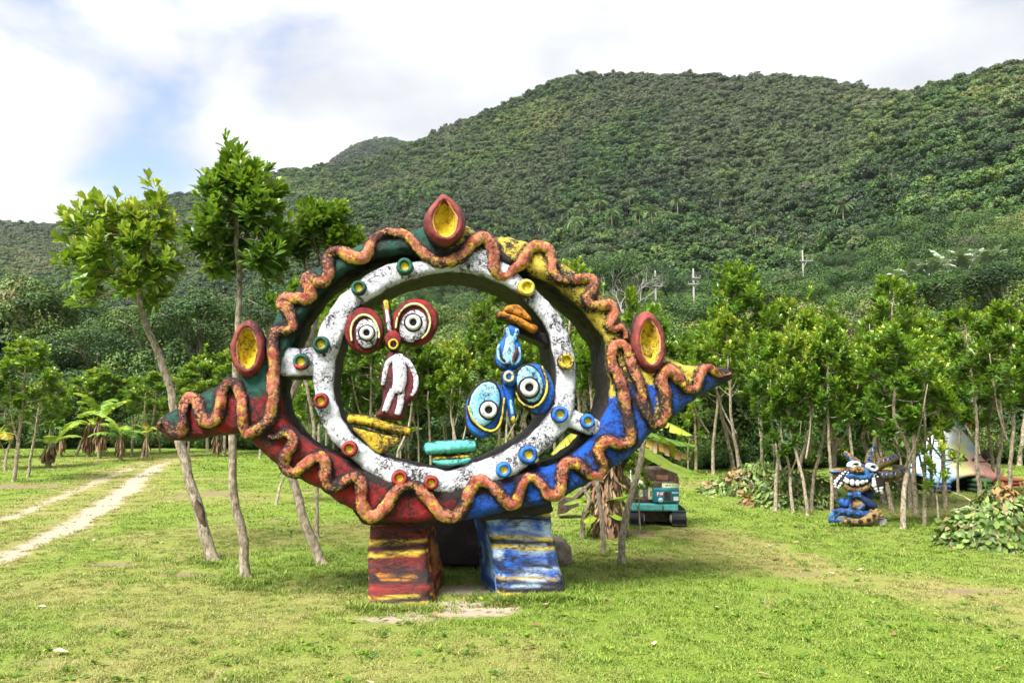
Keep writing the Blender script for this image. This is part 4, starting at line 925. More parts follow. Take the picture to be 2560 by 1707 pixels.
# trees right behind the blue flank, by the excavator
NB = [(1553,1408,1040,'trunk rising steeply past the excavator, thickest of the three behind the blue flank'),(1506,1385,1100,'short trunk between the dead banana stem and the blue leg'),(1455,1345,1000,'forked trunk left of the dead banana stem, under the blue flank')]
P_N = [[(1553,1410),(1556,1340),(1570,1270),(1592,1190),(1606,1120),(1618,1020),(1600,900),(1580,760)],[(1506,1385),(1508,1310),(1500,1260),(1494,1210),(1490,1130),(1480,1000),(1470,880)],[(1455,1345),(1460,1290),(1475,1250),(1462,1220),(1455,1150),(1450,1050),(1440,900)]]
for (a, b, t, lab), pp, cpx in zip(NB, P_N, [(1520, 745, 1690, 950), (1440, 800, 1560, 1010), (1390, 830, 1500, 1010)]):
    big_tree(pp, cpx, lab, 9, 8, 13, 0.16, 0.052 if a == 1553 else 0.04, a, 0.6, 0.5)
grove_tree(1600, 1330, 'thin bare-stemmed sapling in front of the excavator', 'saplings', 1, 1080, True)
# grove seen through the ring and under the belly: three loose rows
back = 0; RC = {}
RN = ['nearest row of slim trees seen through the ring', 'second row of slim trees seen through the ring', 'farthest row of slim trees behind the sculpture', 'farthest row of the right-hand grove', 'middle row of the right-hand grove']
def back_label(row): RC[row] = RC.get(row, 0) + 1; return f'{ORD[RC[row] - 1]} tree from the left in the {RN[row]}'
for row, (y0, x0, x1, stp, tp) in enumerate([(1200, 835, 1420, 62, 720), (1178, 815, 1450, 50, 730), (1160, 800, 1780, 46, 745), (1150, 1790, 2600, 46, 740), (1165, 1760, 2600, 58, 760)]):
    x = x0
    while x < x1:
        if row < 2 and 1180 < x < 1240 : x += stp; continue
        grove_tree(x, y0 + rg.normal(0, 7), back_label(row), 'back rows of the grove', None, tp + 25 + rg.normal(0, 70)); back += 1
        x += stp * 1.15 * (0.55 + 0.9 * rg.random())
# left orchard: smaller trees of the same kind beyond the track
LO = [(35,1205,830),(70,1192,960),(10,1175,900),(118,1165,930),(190,1140,900),(150,1135,940),(250,1140,920),(330,1138,930),(355,1145,905),(400,1132,950),(455,1128,870),(470,1130,960),(520,1128,880),(560,1140,800),(690,1262,990),(740,1150,930),(760,1200,920),(650,1145,900),(-60,1150,900)]
for i, (a, b, t) in enumerate(LO):
    t_ = grove_tree(a, b, f'{ORD[i]} small round-crowned tree of the left orchard beyond the track', 'small trees of the left orchard', None, t)
    t_.scale = (t_.scale[0] * 1.4, t_.scale[1] * 1.4, t_.scale[2])

# ------------------------------------------------------------------ scattering (points with instances)
def scatter(name, sources, P, rot, scl, idx, attrs=None):
    coll = bpy.data.collections.new(name + '_stock')
    for k, me in enumerate(sources):
        o = bpy.data.objects.new(f'{name}_stock_{k:02d}', me); coll.objects.link(o)
    A = {'rot': rot, 'scl': scl, **(attrs or {})}
    me = bpy.data.meshes.new(name); me.vertices.add(len(P)); me.vertices.foreach_set('co', np.asarray(P, np.float32).ravel())
    for k, a in A.items():
        a = np.asarray(a, np.float32)
        if a.ndim == 1: me.attributes.new(k, 'FLOAT', 'POINT').data.foreach_set('value', a)
        else: me.attributes.new(k, 'FLOAT_VECTOR', 'POINT').data.foreach_set('vector', a.ravel())
    me.attributes.new('idx', 'INT', 'POINT').data.foreach_set('value', np.asarray(idx, np.int32))
    o = obj(name, me)
    ng = bpy.data.node_groups.new(name, 'GeometryNodeTree')
    ng.interface.new_socket('Geometry', in_out='INPUT', socket_type='NodeSocketGeometry'); ng.interface.new_socket('Geometry', in_out='OUTPUT', socket_type='NodeSocketGeometry')
    gi = ng.nodes.new('NodeGroupInput'); go = ng.nodes.new('NodeGroupOutput')
    ci = ng.nodes.new('GeometryNodeCollectionInfo'); ci.inputs['Collection'].default_value = coll; ci.inputs['Separate Children'].default_value = True; ci.inputs['Reset Children'].default_value = True
    iop = ng.nodes.new('GeometryNodeInstanceOnPoints'); iop.inputs['Pick Instance'].default_value = True
    m2p = ng.nodes.new('GeometryNodeMeshToPoints')
    ng.links.new(gi.outputs[0], m2p.inputs['Mesh']); ng.links.new(m2p.outputs[0], iop.inputs['Points']); ng.links.new(ci.outputs[0], iop.inputs['Instance'])
    for an, dt, sk in (('rot', 'FLOAT_VECTOR', 'Rotation'), ('scl', 'FLOAT_VECTOR', 'Scale'), ('idx', 'INT', 'Instance Index')):
        na = ng.nodes.new('GeometryNodeInputNamedAttribute'); na.data_type = dt; na.inputs['Name'].default_value = an
        ng.links.new(na.outputs['Attribute'], iop.inputs[sk])
    ng.links.new(iop.outputs[0], go.inputs[0])
    md = o.modifiers.new('scatter', 'NODES'); md.node_group = ng
    return o

# ------------------------------------------------------------------ forest
FS = [(0.0, (0.008, 0.020, 0.005)), (0.25, (0.014, 0.042, 0.008)), (0.5, (0.034, 0.084, 0.012)), (0.7, (0.075, 0.145, 0.018)), (0.88, (0.150, 0.190, 0.034)), (1.0, (0.180, 0.150, 0.060))]
M_FOREST = leaf_mat('forest_leaf', FS, 0.08, 0.55, 0.3, vary=0.40, inst=True)
QT = np.array([(-0.45, 0, 0), (0.45, 0, 0), (0.55, 0.9, 0.06), (-0.5, 1.0, -0.05)]); QF = np.array([(0, 1, 2, 3)])
def forest_crown(rg, lobes, per, size, flat=0.8, core=True):
    """rounded uneven crown of radius about 1, leaf clumps on many lobes, dark core inside"""
    Ps, Ns = [], []
    for k in range(lobes):
        d = unit(rg.normal(0, 1, 3) + np.array([0, 0, 0.45])); c = d * np.array([0.72, 0.72, 0.50 * flat]) * (0.45 + 0.75 * rg.random()); r = 0.20 + 0.22 * rg.random()
        q = unit(rg.normal(0, 1, (per, 3)) + np.array([0, 0, 0.5]) + d * 0.5)
        Ps.append(c + q * r * np.array([1, 1, 0.85]) * (0.75 + 0.35 * rg.random((per, 1)))); Ns.append(q)
    P = np.concatenate(Ps); N = np.concatenate(Ns); n = len(P)
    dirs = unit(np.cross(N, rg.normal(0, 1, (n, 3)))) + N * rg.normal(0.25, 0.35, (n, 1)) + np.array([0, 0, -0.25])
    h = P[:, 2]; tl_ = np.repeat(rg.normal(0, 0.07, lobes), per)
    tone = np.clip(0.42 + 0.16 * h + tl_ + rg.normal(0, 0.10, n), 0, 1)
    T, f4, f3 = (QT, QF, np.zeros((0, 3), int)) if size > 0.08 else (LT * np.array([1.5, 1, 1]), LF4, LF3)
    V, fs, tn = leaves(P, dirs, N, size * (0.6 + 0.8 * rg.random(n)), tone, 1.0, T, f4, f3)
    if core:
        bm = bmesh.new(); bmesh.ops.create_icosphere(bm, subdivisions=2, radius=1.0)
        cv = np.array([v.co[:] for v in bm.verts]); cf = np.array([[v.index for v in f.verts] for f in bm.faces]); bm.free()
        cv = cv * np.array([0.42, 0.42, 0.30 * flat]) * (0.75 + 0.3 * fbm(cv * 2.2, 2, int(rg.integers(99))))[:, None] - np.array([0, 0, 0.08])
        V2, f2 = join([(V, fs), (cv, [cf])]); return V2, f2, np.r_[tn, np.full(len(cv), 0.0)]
    return V, fs, tn
def crown_mesh(nm, c):
    me = mesh(nm, c[0], c[1], {'tone': c[2]}, smooth=False); me.materials.append(M_FOREST); return me
rg = np.random.default_rng(77)
FAR = [crown_mesh(f'far_crown_{k}', forest_crown(rg, 7 + k % 5 * 4, 130 - 10 * (k % 3), 0.085, (0.75, 0.5, 1.1, 0.9, 0.6)[k % 5])) for k in range(10)]
NEAR = [crown_mesh(f'near_crown_{k}', forest_crown(rg, 24 + 4 * (k % 2), 190, 0.060, 0.75 + 0.1 * (k % 3))) for k in range(5)]
EDGE = [crown_mesh(f'edge_crown_{k}', forest_crown(rg, 44, 190, 0.050, 0.95, core=False)) for k in range(3)]
# where the trees stand: thick from the edge of the lawn up over the ridge
EDGE_PX = np.array([-900, -300, 0, 600, 850, 1000, 1300, 1800, 2200, 2560, 3400]); EDGE_D = np.array([42, 42, 42, 42, 36, 31, 29, 28, 30, 31, 31.0])
pts, szs, near = [], [], []
def size_at(r): return np.interp(r, [28, 45, 90, 200, 400, 800], [3.0, 3.8, 4.4, 4.6, 4.4, 5.5])
r = 28.0
while r < 760:
    s = float(size_at(r)); sp = s * (0.50 if r < 110 else 0.56)
    n = int(2 * 0.80 * r / sp); th = np.linspace(-0.80, 0.80, n) + rg.normal(0, 0.35 * sp / r, n); rr = r + rg.normal(0, 0.35 * sp, n)
    px_ = W / 2 + F * np.tan(th); edge = np.interp(px_, EDGE_PX, EDGE_D) / np.cos(th)
    el, RR = ridge(th)
    ok = (rr > edge) & (rr < RR + 25)
    x, y = rr * np.sin(th), rr * np.cos(th)
    z = terrain_z(x, y)
    ss = s * np.clip(np.exp(rg.normal(-0.06, 0.36, n)), 0.45, 1.6)
    # bushes close to the edge stay low, taller trees behind
    pts.append(np.stack([x, y, z], -1)[ok]); szs.append(ss[ok]); near.append((rr < 150)[ok])
    r += sp * 0.86
for rr0 in np.arange(940, 1230, 5.0):      # the far shoulder behind the ridge
    n = int(0.42 * rr0 / 5.5); th = rg.uniform(-0.37, 0.05, n); rr = rr0 + rg.normal(0, 2.5, n); x, y = rr * np.sin(th), rr * np.cos(th); z = terrain_z(x, y); ok = z > 250
    pts.append(np.stack([x, y, z], -1)[ok]); szs.append(rg.uniform(6, 11, n)[ok]); near.append(np.zeros(ok.sum(), bool))
P = np.concatenate(pts); S = np.concatenate(szs); NR = np.concatenate(near); n = len(P)
rad = np.hypot(P[:, 0], P[:, 1])
left = sstep(-4, -22, P[:, 0])
lift = np.where(NR, S * 0.30 + sstep(44, 60, rad) * (1.0 + 2.0 * rg.random(n)) * (1 + 0.6 * left) + (rg.random(n) < 0.35) * 1.2 * sstep(33, 42, rad), S * 0.30)
P[:, 2] += lift
scl = np.stack([S * 0.5 * (0.9 + 0.3 * rg.random(n)), S * 0.5 * (0.9 + 0.3 * rg.random(n)), S * 0.5 * (0.8 + 0.45 * rg.random(n)) * np.where(NR, 1.12, 1.0)], -1)
rot = np.stack([rg.normal(0, 0.12, n), rg.normal(0, 0.12, n), rg.random(n) * 6.28], -1)
idx = np.where(NR, len(FAR) + rg.integers(0, len(NEAR), n), rg.integers(0, len(FAR), n))
pz = fbm2(P[:, 0] * 0.012, P[:, 1] * 0.012, 4, 121); el_, RR_ = ridge(np.arctan2(P[:, 0], P[:, 1])); hi = np.clip((rad - 46) / (RR_ - 46), 0, 1)
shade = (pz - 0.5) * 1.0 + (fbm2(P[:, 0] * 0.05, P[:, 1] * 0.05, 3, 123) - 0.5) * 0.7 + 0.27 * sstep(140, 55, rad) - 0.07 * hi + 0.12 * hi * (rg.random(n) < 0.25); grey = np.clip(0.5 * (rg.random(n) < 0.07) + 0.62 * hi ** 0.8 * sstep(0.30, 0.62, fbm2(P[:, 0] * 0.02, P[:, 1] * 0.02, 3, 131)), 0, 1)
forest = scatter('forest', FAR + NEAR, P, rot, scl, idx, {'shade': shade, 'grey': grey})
tag(forest, 'dense green forest covering the slopes and the foot of the mountain', 'forest', kind='stuff')
print('forest', n)

# undergrowth that closes the forest edge behind the trunks
n0 = 900; px_ = rg.uniform(-500, 3050, n0); th = np.arctan((px_ - W / 2) / F); e = np.interp(px_, EDGE_PX, EDGE_D) / np.cos(th) + rg.uniform(-0.6, 5.0, n0)
x, y = e * np.sin(th), e * np.cos(th); s = rg.uniform(0.9, 2.6, n0) * (0.75 + 0.1 * (e - np.interp(px_, EDGE_PX, EDGE_D)))
P = np.stack([x, y, lawn_z(x, y) + s * 0.28], -1)
ugs = rg.uniform(0.05, 0.34, n0)
ug = scatter('undergrowth', NEAR, P, np.stack([rg.normal(0, .1, n0), rg.normal(0, .1, n0), rg.random(n0) * 6.28], -1), np.stack([s * .55, s * .55, s * .55], -1), rg.integers(0, len(NEAR), n0), {'shade': ugs, 'grey': ugs * 0})
tag(ug, 'tangled dark undergrowth along the edge of the forest', 'undergrowth', kind='stuff')

# ------------------------------------------------------------------ turf
m = NT('grass_blade')
dr_ = m.attr('dry', kind='INSTANCER'); tn = m.attr('tone')
f = m.math('ADD', tn, m.math('MULTIPLY', m.math('SUBTRACT', m.n('ShaderNodeObjectInfo').outputs['Random'], 0.5), 0.3))
gr = m.ramp(f, [(0.1, (0.070, 0.138, 0.014)), (0.5, (0.165, 0.268, 0.026)), (0.9, (0.330, 0.400, 0.075))])
dy = m.ramp(f, [(0.1, (0.155, 0.140, 0.035)), (0.5, (0.320, 0.290, 0.095)), (0.9, (0.500, 0.440, 0.210))])
c = m.mix(dr_, gr, dy); p = m.bsdf(c, 0.6, 0.25)
tr = m.n('ShaderNodeBsdfTranslucent'); m.l(c, tr.inputs['Color']); ms = m.n('ShaderNodeMixShader'); ms.inputs[0].default_value = 0.3
m.l(p.outputs[0], ms.inputs[1]); m.l(tr.outputs[0], ms.inputs[2]); m.l(ms.outputs[0], m.out.inputs['Surface'])
M_GRASS = m.m
def tuft(rg, n, rad, hgt, lean=0.5, w=0.0045):
    a = rg.random(n) * 6.28; r_ = rad * np.sqrt(rg.random(n)); base = np.stack([r_ * np.cos(a), r_ * np.sin(a), np.full(n, -0.01)], -1)
    h = hgt * (0.45 + 0.8 * rg.random(n)); b = rg.random(n) * 6.28; le = lean * (0.3 + rg.random(n))
    d = np.stack([np.cos(b) * le, np.sin(b) * le, np.ones(n)], -1); sd = np.stack([-np.sin(b), np.cos(b), np.zeros(n)], -1) * w
    mid = base + d * (h * 0.55)[:, None]; tip = base + d * h[:, None] * np.array([1.25, 1.25, 0.88])
    V = np.stack([base - sd, base + sd, mid + sd * 0.8, mid - sd * 0.8, tip], 1).reshape(-1, 3); o = np.arange(n)[:, None] * 5
    t = np.repeat(np.clip(rg.normal(0.5, 0.22, n), 0, 1), 5)
    me = mesh('tuft', V, [o + np.array([[0, 1, 2, 3]]), o + np.array([[3, 2, 4]])], {'tone': t}, smooth=False); me.materials.append(M_GRASS); return me
rg = np.random.default_rng(5)
TUFTS = [tuft(rg, 60, 0.11, 0.034, 0.9) for k in range(5)] + [tuft(rg, 22, 0.07, 0.065, 0.8, 0.0045) for k in range(2)] + [tuft(rg, 40, 0.16, 0.030, 1.1, 0.008) for k in range(2)]
Ps, Is, Ss = [], [], []
# near turf dense, thinning with distance where single blades no longer show
for y0, y1, dens, grp, sz in ((5.2, 9.5, 75, (0, 5), 1.0), (9.5, 15, 42, (0, 5), 1.15), (15, 24, 17, (7, 9), 1.35), (24, 40, 6, (7, 9), 2.0)):
    xw = y1 * 0.76 + 1.5; n = int(dens * 2 * xw * (y1 - y0)); x = rg.uniform(-xw, xw, n); y = rg.uniform(y0, y1, n)
    bare, dry = lawn_masks(x, y); keep = (rg.random(n) > bare * 1.15) & (np.abs(x) < y * 0.74 + 1.2)
    x, y = x[keep], y[keep]; Ps.append(np.stack([x, y], -1)); Is.append(rg.integers(grp[0], grp[1], len(x))); Ss.append(sz * (0.7 + 0.6 * rg.random(len(x))))
# longer tufts: round the legs, round the tree feet and here and there in the open
LEGF = [(x_, 1522 - (x_ - 912) * 0.03, 0.09, 16) for x_ in range(905, 1085, 16)] + [(x_, 1505 - (x_ - 1240) * 0.05, 0.09, 20) for x_ in range(1236, 1420, 16)]
CL = [(*ground_at(a, b)[:2], s, k) for a, b, s, k in LEGF + [(935,1520,0.28,60),(1050,1512,0.25,50),(1290,1500,0.35,90),(1380,1490,0.35,110),(1420,1470,0.3,60),(1180,1440,0.5,110),(1100,1440,0.4,60),(620,1462,0.28,120),(600,1450,0.3,60),(545,1410,0.3,70),(800,1405,0.3,60),(480,1400,0.4,60),
      (1553,1415,0.25,50),(1506,1390,0.25,40),(2100,1300,1.0,60),(2300,1320,1.0,60),(330,1450,0.6,50),(700,1430,0.8,60),(830,1460,0.6,60),(900,1440,0.4,60),(2450,1390,1.2,70),(1330,1340,0.5,40),(1490,1330,0.4,60)]]
for cx, cy, s, k in CL:
    k = k if s < 0.1 else int(k * 0.6)
    q = rg.normal(0, s, (k, 2)) * np.array([1, 0.6]) + [cx, cy]; Ps.append(q); Is.append(rg.integers(5, 7, k)); Ss.append(0.8 + 0.9 * rg.random(k))
n = 1500; y = rg.uniform(5.2, 18, n); x = rg.uniform(-1, 1, n) * y * 0.74; k_ = fbm2(x * 0.8, y * 0.8, 3, 91) > 0.50
Ps.append(np.stack([x, y], -1)[k_]); Is.append(rg.integers(5, 7, k_.sum())); Ss.append(0.35 + 0.5 * rg.random(k_.sum()))
Q = np.concatenate(Ps); I = np.concatenate(Is); S = np.concatenate(Ss); n = len(Q)
bare, dry = lawn_masks(Q[:, 0], Q[:, 1])
Z = lawn_z(Q[:, 0], Q[:, 1]) - 0.03 * bare + 0.035 * (fbm2(Q[:, 0] * 2.2, Q[:, 1] * 2.2, 3, 61) - 0.5)
S = S * (1 - 0.35 * dry)
dryf = np.clip(dry * 1.15 + rg.normal(0, 0.16, n), 0, 1); dryf[(I == 5) | (I == 6)] *= 0.35
grass = scatter('grass', TUFTS, np.c_[Q, Z], np.stack([np.zeros(n), np.zeros(n), rg.random(n) * 6.28], -1), np.stack([S, S, S * (0.8 + 0.4 * rg.random(n))], -1), I, {'dry': dryf})
tag(grass, 'short mown grass with longer tufts around legs and tree feet', 'grass', kind='stuff'); print('grass', n)

# fallen leaves and small stones
lm = leaf_mat('fallen_leaf', [(0.0, (0.12, 0.06, 0.03)), (0.4, (0.36, 0.20, 0.09)), (0.7, (0.45, 0.32, 0.17)), (1.0, (0.52, 0.44, 0.30))], 0.1, 0.7, 0.2, vary=0.0)
n = 420; y = rg.uniform(5.4, 26, n) ** 1.0; x = rg.uniform(-1, 1, n) * y * 0.72
k_ = rg.random(n) < (0.25 + 0.75 * ((np.abs(x - 3.3) < 2.2) & (y > 10)) + 0.5 * ((x > 7) & (y > 13))); x, y = x[k_], y[k_]; n = len(x)
V, fs, tn = leaves(np.stack([x, y, lawn_z(x, y) + 0.03], -1), np.c_[rg.normal(0, 1, (n, 2)), rg.normal(0, 0.15, n)], np.c_[rg.normal(0, 0.3, (n, 2)), np.ones(n)], rg.uniform(0.06, 0.15, n), rg.random(n), 1.3)
tag(obj('leaf_litter', mesh('leaf_litter', V, fs, {'tone': tn}), lm), 'scattered fallen leaves lying on the lawn', 'leaf litter', kind='stuff')
# small broad-leaved weeds in the turf
n = 900; y = rg.uniform(5.3, 17, n); x = rg.uniform(-1, 1, n) * y * 0.73; k_ = fbm2(x * 0.7, y * 0.7, 3, 171) > 0.53; x, y = np.repeat(x[k_], 6), np.repeat(y[k_], 6); n = len(x)
a = rg.random(n) * 6.28
V, fs, tn = leaves(np.stack([x + rg.normal(0, 0.03, n), y + rg.normal(0, 0.03, n), lawn_z(x, y) + 0.012], -1), np.stack([np.cos(a), np.sin(a), rg.uniform(0.15, 0.8, n)], -1), np.c_[rg.normal(0, 0.2, (n, 2)), np.ones(n)], rg.uniform(0.03, 0.075, n), np.clip(rg.normal(0.5, 0.2, n), 0, 1), 1.5)
tag(obj('weeds', mesh('weeds', V, fs, {'tone': tn}), M_LEAF), 'small broad-leaved weeds dotted through the lawn', 'weeds', kind='stuff')

# ------------------------------------------------------------------ banana plants
BG = [(0.0, (0.10, 0.055, 0.02)), (0.2, (0.30, 0.17, 0.03)), (0.38, (0.42, 0.36, 0.03)), (0.55, (0.34, 0.44, 0.05)), (0.75, (0.20, 0.36, 0.05)), (1.0, (0.09, 0.22, 0.05))]
M_BAN = leaf_mat('banana_leaf', BG, 0.35, 0.4, 0.4, vary=0.0)
M_SILV = leaf_mat('silvery_leaf', [(0.0, (0.10, 0.16, 0.07)), (0.5, (0.22, 0.30, 0.18)), (1.0, (0.45, 0.50, 0.40))], 0.2, 0.4, 0.5, vary=0.2)
M_DEAD = leaf_mat('dead_leaf', [(0.0, (0.07, 0.038, 0.022)), (0.5, (0.26, 0.155, 0.09)), (1.0, (0.48, 0.34, 0.22))], 0.05, 0.8, 0.15, vary=0.1)
def banana_leaf(rg, base, az, elev, L, wid, droop, tone, torn=0.5, path=None, hang0=0.25):
    n = 15; t = np.linspace(0, 1, n); hd = np.array([math.cos(az), math.sin(az), 0])
    e = elev - droop * t ** 1.4; ds = L / (n - 1)
    P = base + np.cumsum(np.r_[np.zeros((1, 3)), ds * (np.cos(e[:-1])[:, None] * hd + np.sin(e[:-1])[:, None] * np.array([0, 0, 1]))], 0)
    if path is not None: P = np.stack([np.interp(t, np.linspace(0, 1, len(path)), np.asarray(path)[:, k]) for k in range(3)], -1); ds = np.linalg.norm(P[1] - P[0]); hd = unit((P[-1] - P[0]) * np.array([1, 1, 0]))
    side = np.array([-hd[1], hd[0], 0]); w = wid * np.clip(np.sin(np.pi * np.clip((t - 0.14) / 0.86, 0, 1)), 0, 1) ** 0.6
    parts = [tube(P, np.linspace(0.022, 0.006, n) * L / 1.5, 5, False)]; tn = [np.full(n * 5, 0.55)]
    for sgn in (-1, 1):
        hang = hang0 + 0.2 * rg.random()
        for i in range(2, n - 1):
            dz = -hang * (1 + torn * rg.normal()); sk = torn * 0.25 * rg.normal()
            T = unit(P[i + 1] - P[i]); g = 0.10 * torn * rg.random()
            a, b = P[i] + T * ds * g, P[i + 1] - T * ds * g
            o1 = side * sgn + np.array([0, 0, dz]) + T * (0.25 + sk)
            q = np.array([a, b, b + unit(o1) * w[i + 1], a + unit(o1) * w[i]])
            if sgn < 0: q = q[::-1]
            parts.append((q, [np.array([[0, 1, 2, 3]])])); tn.append(np.full(4, np.clip(tone + rg.normal(0, 0.07), 0, 1)))
    V, f = join(parts); return mesh('leaf', V, f, {'tone': np.concatenate(tn)}, smooth=False)
def banana(px, py, h, n, L, label, group, seed, dead=40, tone=(0.6, 0.9), stem=0.09, mat=None, dist=None, name='banana_plant', elev=(0.5, 1.25)):
    rg = np.random.default_rng(seed); b = ground_at(px, py) if dist is None else np.array(dist)
    t = thing(name, label, 'banana plant', tuple(b), 0, group)
    P = np.array([(0, 0, -0.05), (0.02, 0, h * 0.5), (0.05 * rg.normal(), 0, h)])
    o = obj('stem', mesh('stem', *tube(resample(crom(P, 4), 0.1), np.linspace(stem, stem * 0.6, max(3, int(resample(crom(P, 4), 0.1).shape[0]))), 9, True, 0.012, 8)), M_STEM, t)
    a0 = rg.random() * 6.28
    for k in range(n):
        me = banana_leaf(rg, np.array([P[-1][0], 0, h * (0.86 + 0.14 * k / n)]), a0 + k * 2.4 + rg.normal(0, 0.25), rg.uniform(*elev), L * rg.uniform(0.7, 1.1), L * 0.19, rg.uniform(1.0, 2.0), rg.uniform(*tone), 0.4)
        me.materials.append(mat or M_BAN); obj('leaf', me, None, t)
    if dead:
        a = rg.random(dead) * 6.28; z0 = h * rg.uniform(0.35, 1.0, dead); ln = np.minimum(z0 - 0.02, rg.uniform(0.35, 0.9, dead)); r_ = stem * 1.0
        pos = np.stack([np.cos(a) * r_, np.sin(a) * r_, z0], -1); d = np.stack([np.cos(a) * 0.22, np.sin(a) * 0.22, -np.ones(dead)], -1) + rg.normal(0, 0.12, (dead, 3))
        V, f, tn = leaves(pos, d, np.stack([np.cos(a), np.sin(a), 0.2 + 0 * a], -1), ln * 0.8, rg.random(dead), 0.30)
        obj('dead_leaf_skirt', mesh('dead_leaf_skirt', V, f, {'tone': tn}), M_DEAD, t)
    return t
M_STEM = plain('banana_stem', (0.22, 0.20, 0.09), 0.7, 0.5, 10, 0.5)
BL = 'banana plants of the left orchard'
banana(248, 1146, 1.9, 8, 1.7, 'tall banana plant with a thick skirt of dead leaves and yellow centre, left orchard', BL, 1, 160, (0.45, 0.95), 0.11)
banana(220, 1142, 1.5, 5, 1.3, 'banana plant with brown dead skirt, left of the tall skirted one', BL, 2, 140, (0.5, 0.9), 0.1)
banana(120, 1168, 0.9, 6, 1.2, 'low banana plant with drooping leaves and a dark stump beside the track', BL, 3, 90, (0.5, 0.95), 0.11)
banana(300, 1152, 1.1, 7, 1.4, 'bushy banana plant with long arching leaves nearest the track bend', BL, 4, 60, (0.6, 0.95), 0.08)
banana(365, 1146, 1.2, 5, 0.9, 'small banana plant with a yellow dead leaf, by the forest edge left of the snout', BL, 5, 16, (0.3, 0.85), 0.06)
banana(150, 1142, 1.2, 5, 1.3, 'banana plant behind the low drooping one, pinkish dry leaves at its foot', BL, 6, 60, (0.5, 0.9), 0.09)
banana(-12, 1175, 1.3, 5, 1.6, 'banana plant cut by the left edge of the picture', BL, 7, 10, (0.35, 0.8), 0.09)
banana(542, 1142, 1.2, 4, 1.0, 'short banana plant with a brown skirt seen under the snout', BL, 8, 110, (0.45, 0.8), 0.1)
# the dead-skirted banana behind the blue flank
M_SHAG = plain('shaggy_stem', (0.17, 0.105, 0.065), 0.9, 0.5, 14, 0.8)
M_STEM0 = M_STEM; M_STEM = M_SHAG
bt = banana(1520, 1340, 2.2, 2, 1.2, 'stout banana plant with a shaggy brown trunk behind the blue flank', 'banana plants by the excavator', 9, 0, (0.5, 0.62), 0.24, elev=(0.9, 1.2))
M_STEM = M_STEM0
rg = np.random.default_rng(3); n = 900; BB = np.array(bt.location); kb = BB[1] / F
a = rg.random(n) * 6.28; z0 = rg.uniform(0.12, 2.1, n); rr = 0.24 * (1 - 0.18 * z0) * (0.95 + 0.25 * rg.random(n))
V, f, tn = leaves(np.stack([np.cos(a) * rr, np.sin(a) * rr, z0], -1), np.stack([np.cos(a) * 0.25, np.sin(a) * 0.25, -np.ones(n)], -1) + rg.normal(0, 0.28, (n, 3)), np.stack([np.cos(a), np.sin(a), 0.3 + 0 * a], -1), rg.uniform(0.12, 0.34, n), np.clip(rg.normal(0.55, 0.25, n), 0, 1), 0.55)
obj('dead_leaf_skirt', mesh('dead_leaf_skirt', V, f, {'tone': tn}), M_DEAD, bt)
def px_leaf(pts, parent, base, wid, tone, torn, yo=0.0, hang=0.25):
    P = [EYE + ray(*p) * ((base[1] + yo * k / len(pts)) / ray(*p)[1]) - base for k, p in enumerate(crom(pts, 4))]
    me = banana_leaf(rg, None, 0, 0, 1.6, wid, 0, tone, torn, P, hang) if False else banana_leaf(rg, np.zeros(3), 0.0, 0.0, 1.6, wid, 0.0, tone, torn, P, hang)
    me.materials.append(M_BAN); obj('leaf', me, None, parent)
px_leaf([(1530,1080),(1600,1056),(1665,1056),(1730,1088)], bt, BB, 0.20, 0.52, 0.35, -0.3, 0.5)
px_leaf([(1530,1090),(1600,1096),(1662,1108),(1726,1146)], bt, BB, 0.24, 0.24, 0.6, -0.2, 1.3)
px_leaf([(1530,1096),(1608,1120),(1668,1158),(1724,1188)], bt, BB, 0.19, 0.58, 0.25, -0.6, 0.15)
px_leaf([(1515,1090),(1462,1070),(1415,1095),(1378,1135)], bt, BB, 0.22, 0.40, 0.3, -0.2, 0.7)
px_leaf([(1530,1110),(1640,1150),(1700,1165),(1760,1188)], bt, BB, 0.13, 0.70, 0.3, 0.5, 0.4)
px_leaf([(1530,1070),(1600,1075),(1680,1100),(1740,1112)], bt, BB, 0.15, 0.85, 0.3, 0.6, 0.5)
sh = banana(1500, 1332, 0.5, 0, 0.75, 'young banana shoot with broad green leaves at the foot of the shaggy trunk', 'banana plants by the excavator', 10, 0, (0.62, 0.85), 0.05)
SB = np.array(sh.location); SB[1] -= 0.35
for pts, w_, tn_ in (([(1500,1270),(1525,1248),(1568,1240)], 0.13, 0.66), ([(1500,1275),(1532,1282),(1552,1300)], 0.10, 0.62), ([(1495,1268),(1450,1248),(1412,1262)], 0.11, 0.72), ([(1498,1280),(1478,1290),(1470,1308)], 0.11, 0.58)): px_leaf(pts, sh, np.array(sh.location), w_, tn_, 0.1, -0.4, 0.2)
banana(1020, 1165, 1.3, 4, 1.2, 'banana plant glimpsed through the ring above the turquoise boat', 'banana plants by the excavator', 11, 10, (0.75, 1.0), 0.07)
banana(1740, 1185, 2.2, 5, 1.1, 'banana plant with cool green leaves between the excavator and the right grove', 'banana plants by the excavator', 12, 10, (0.75, 1.0), 0.06)

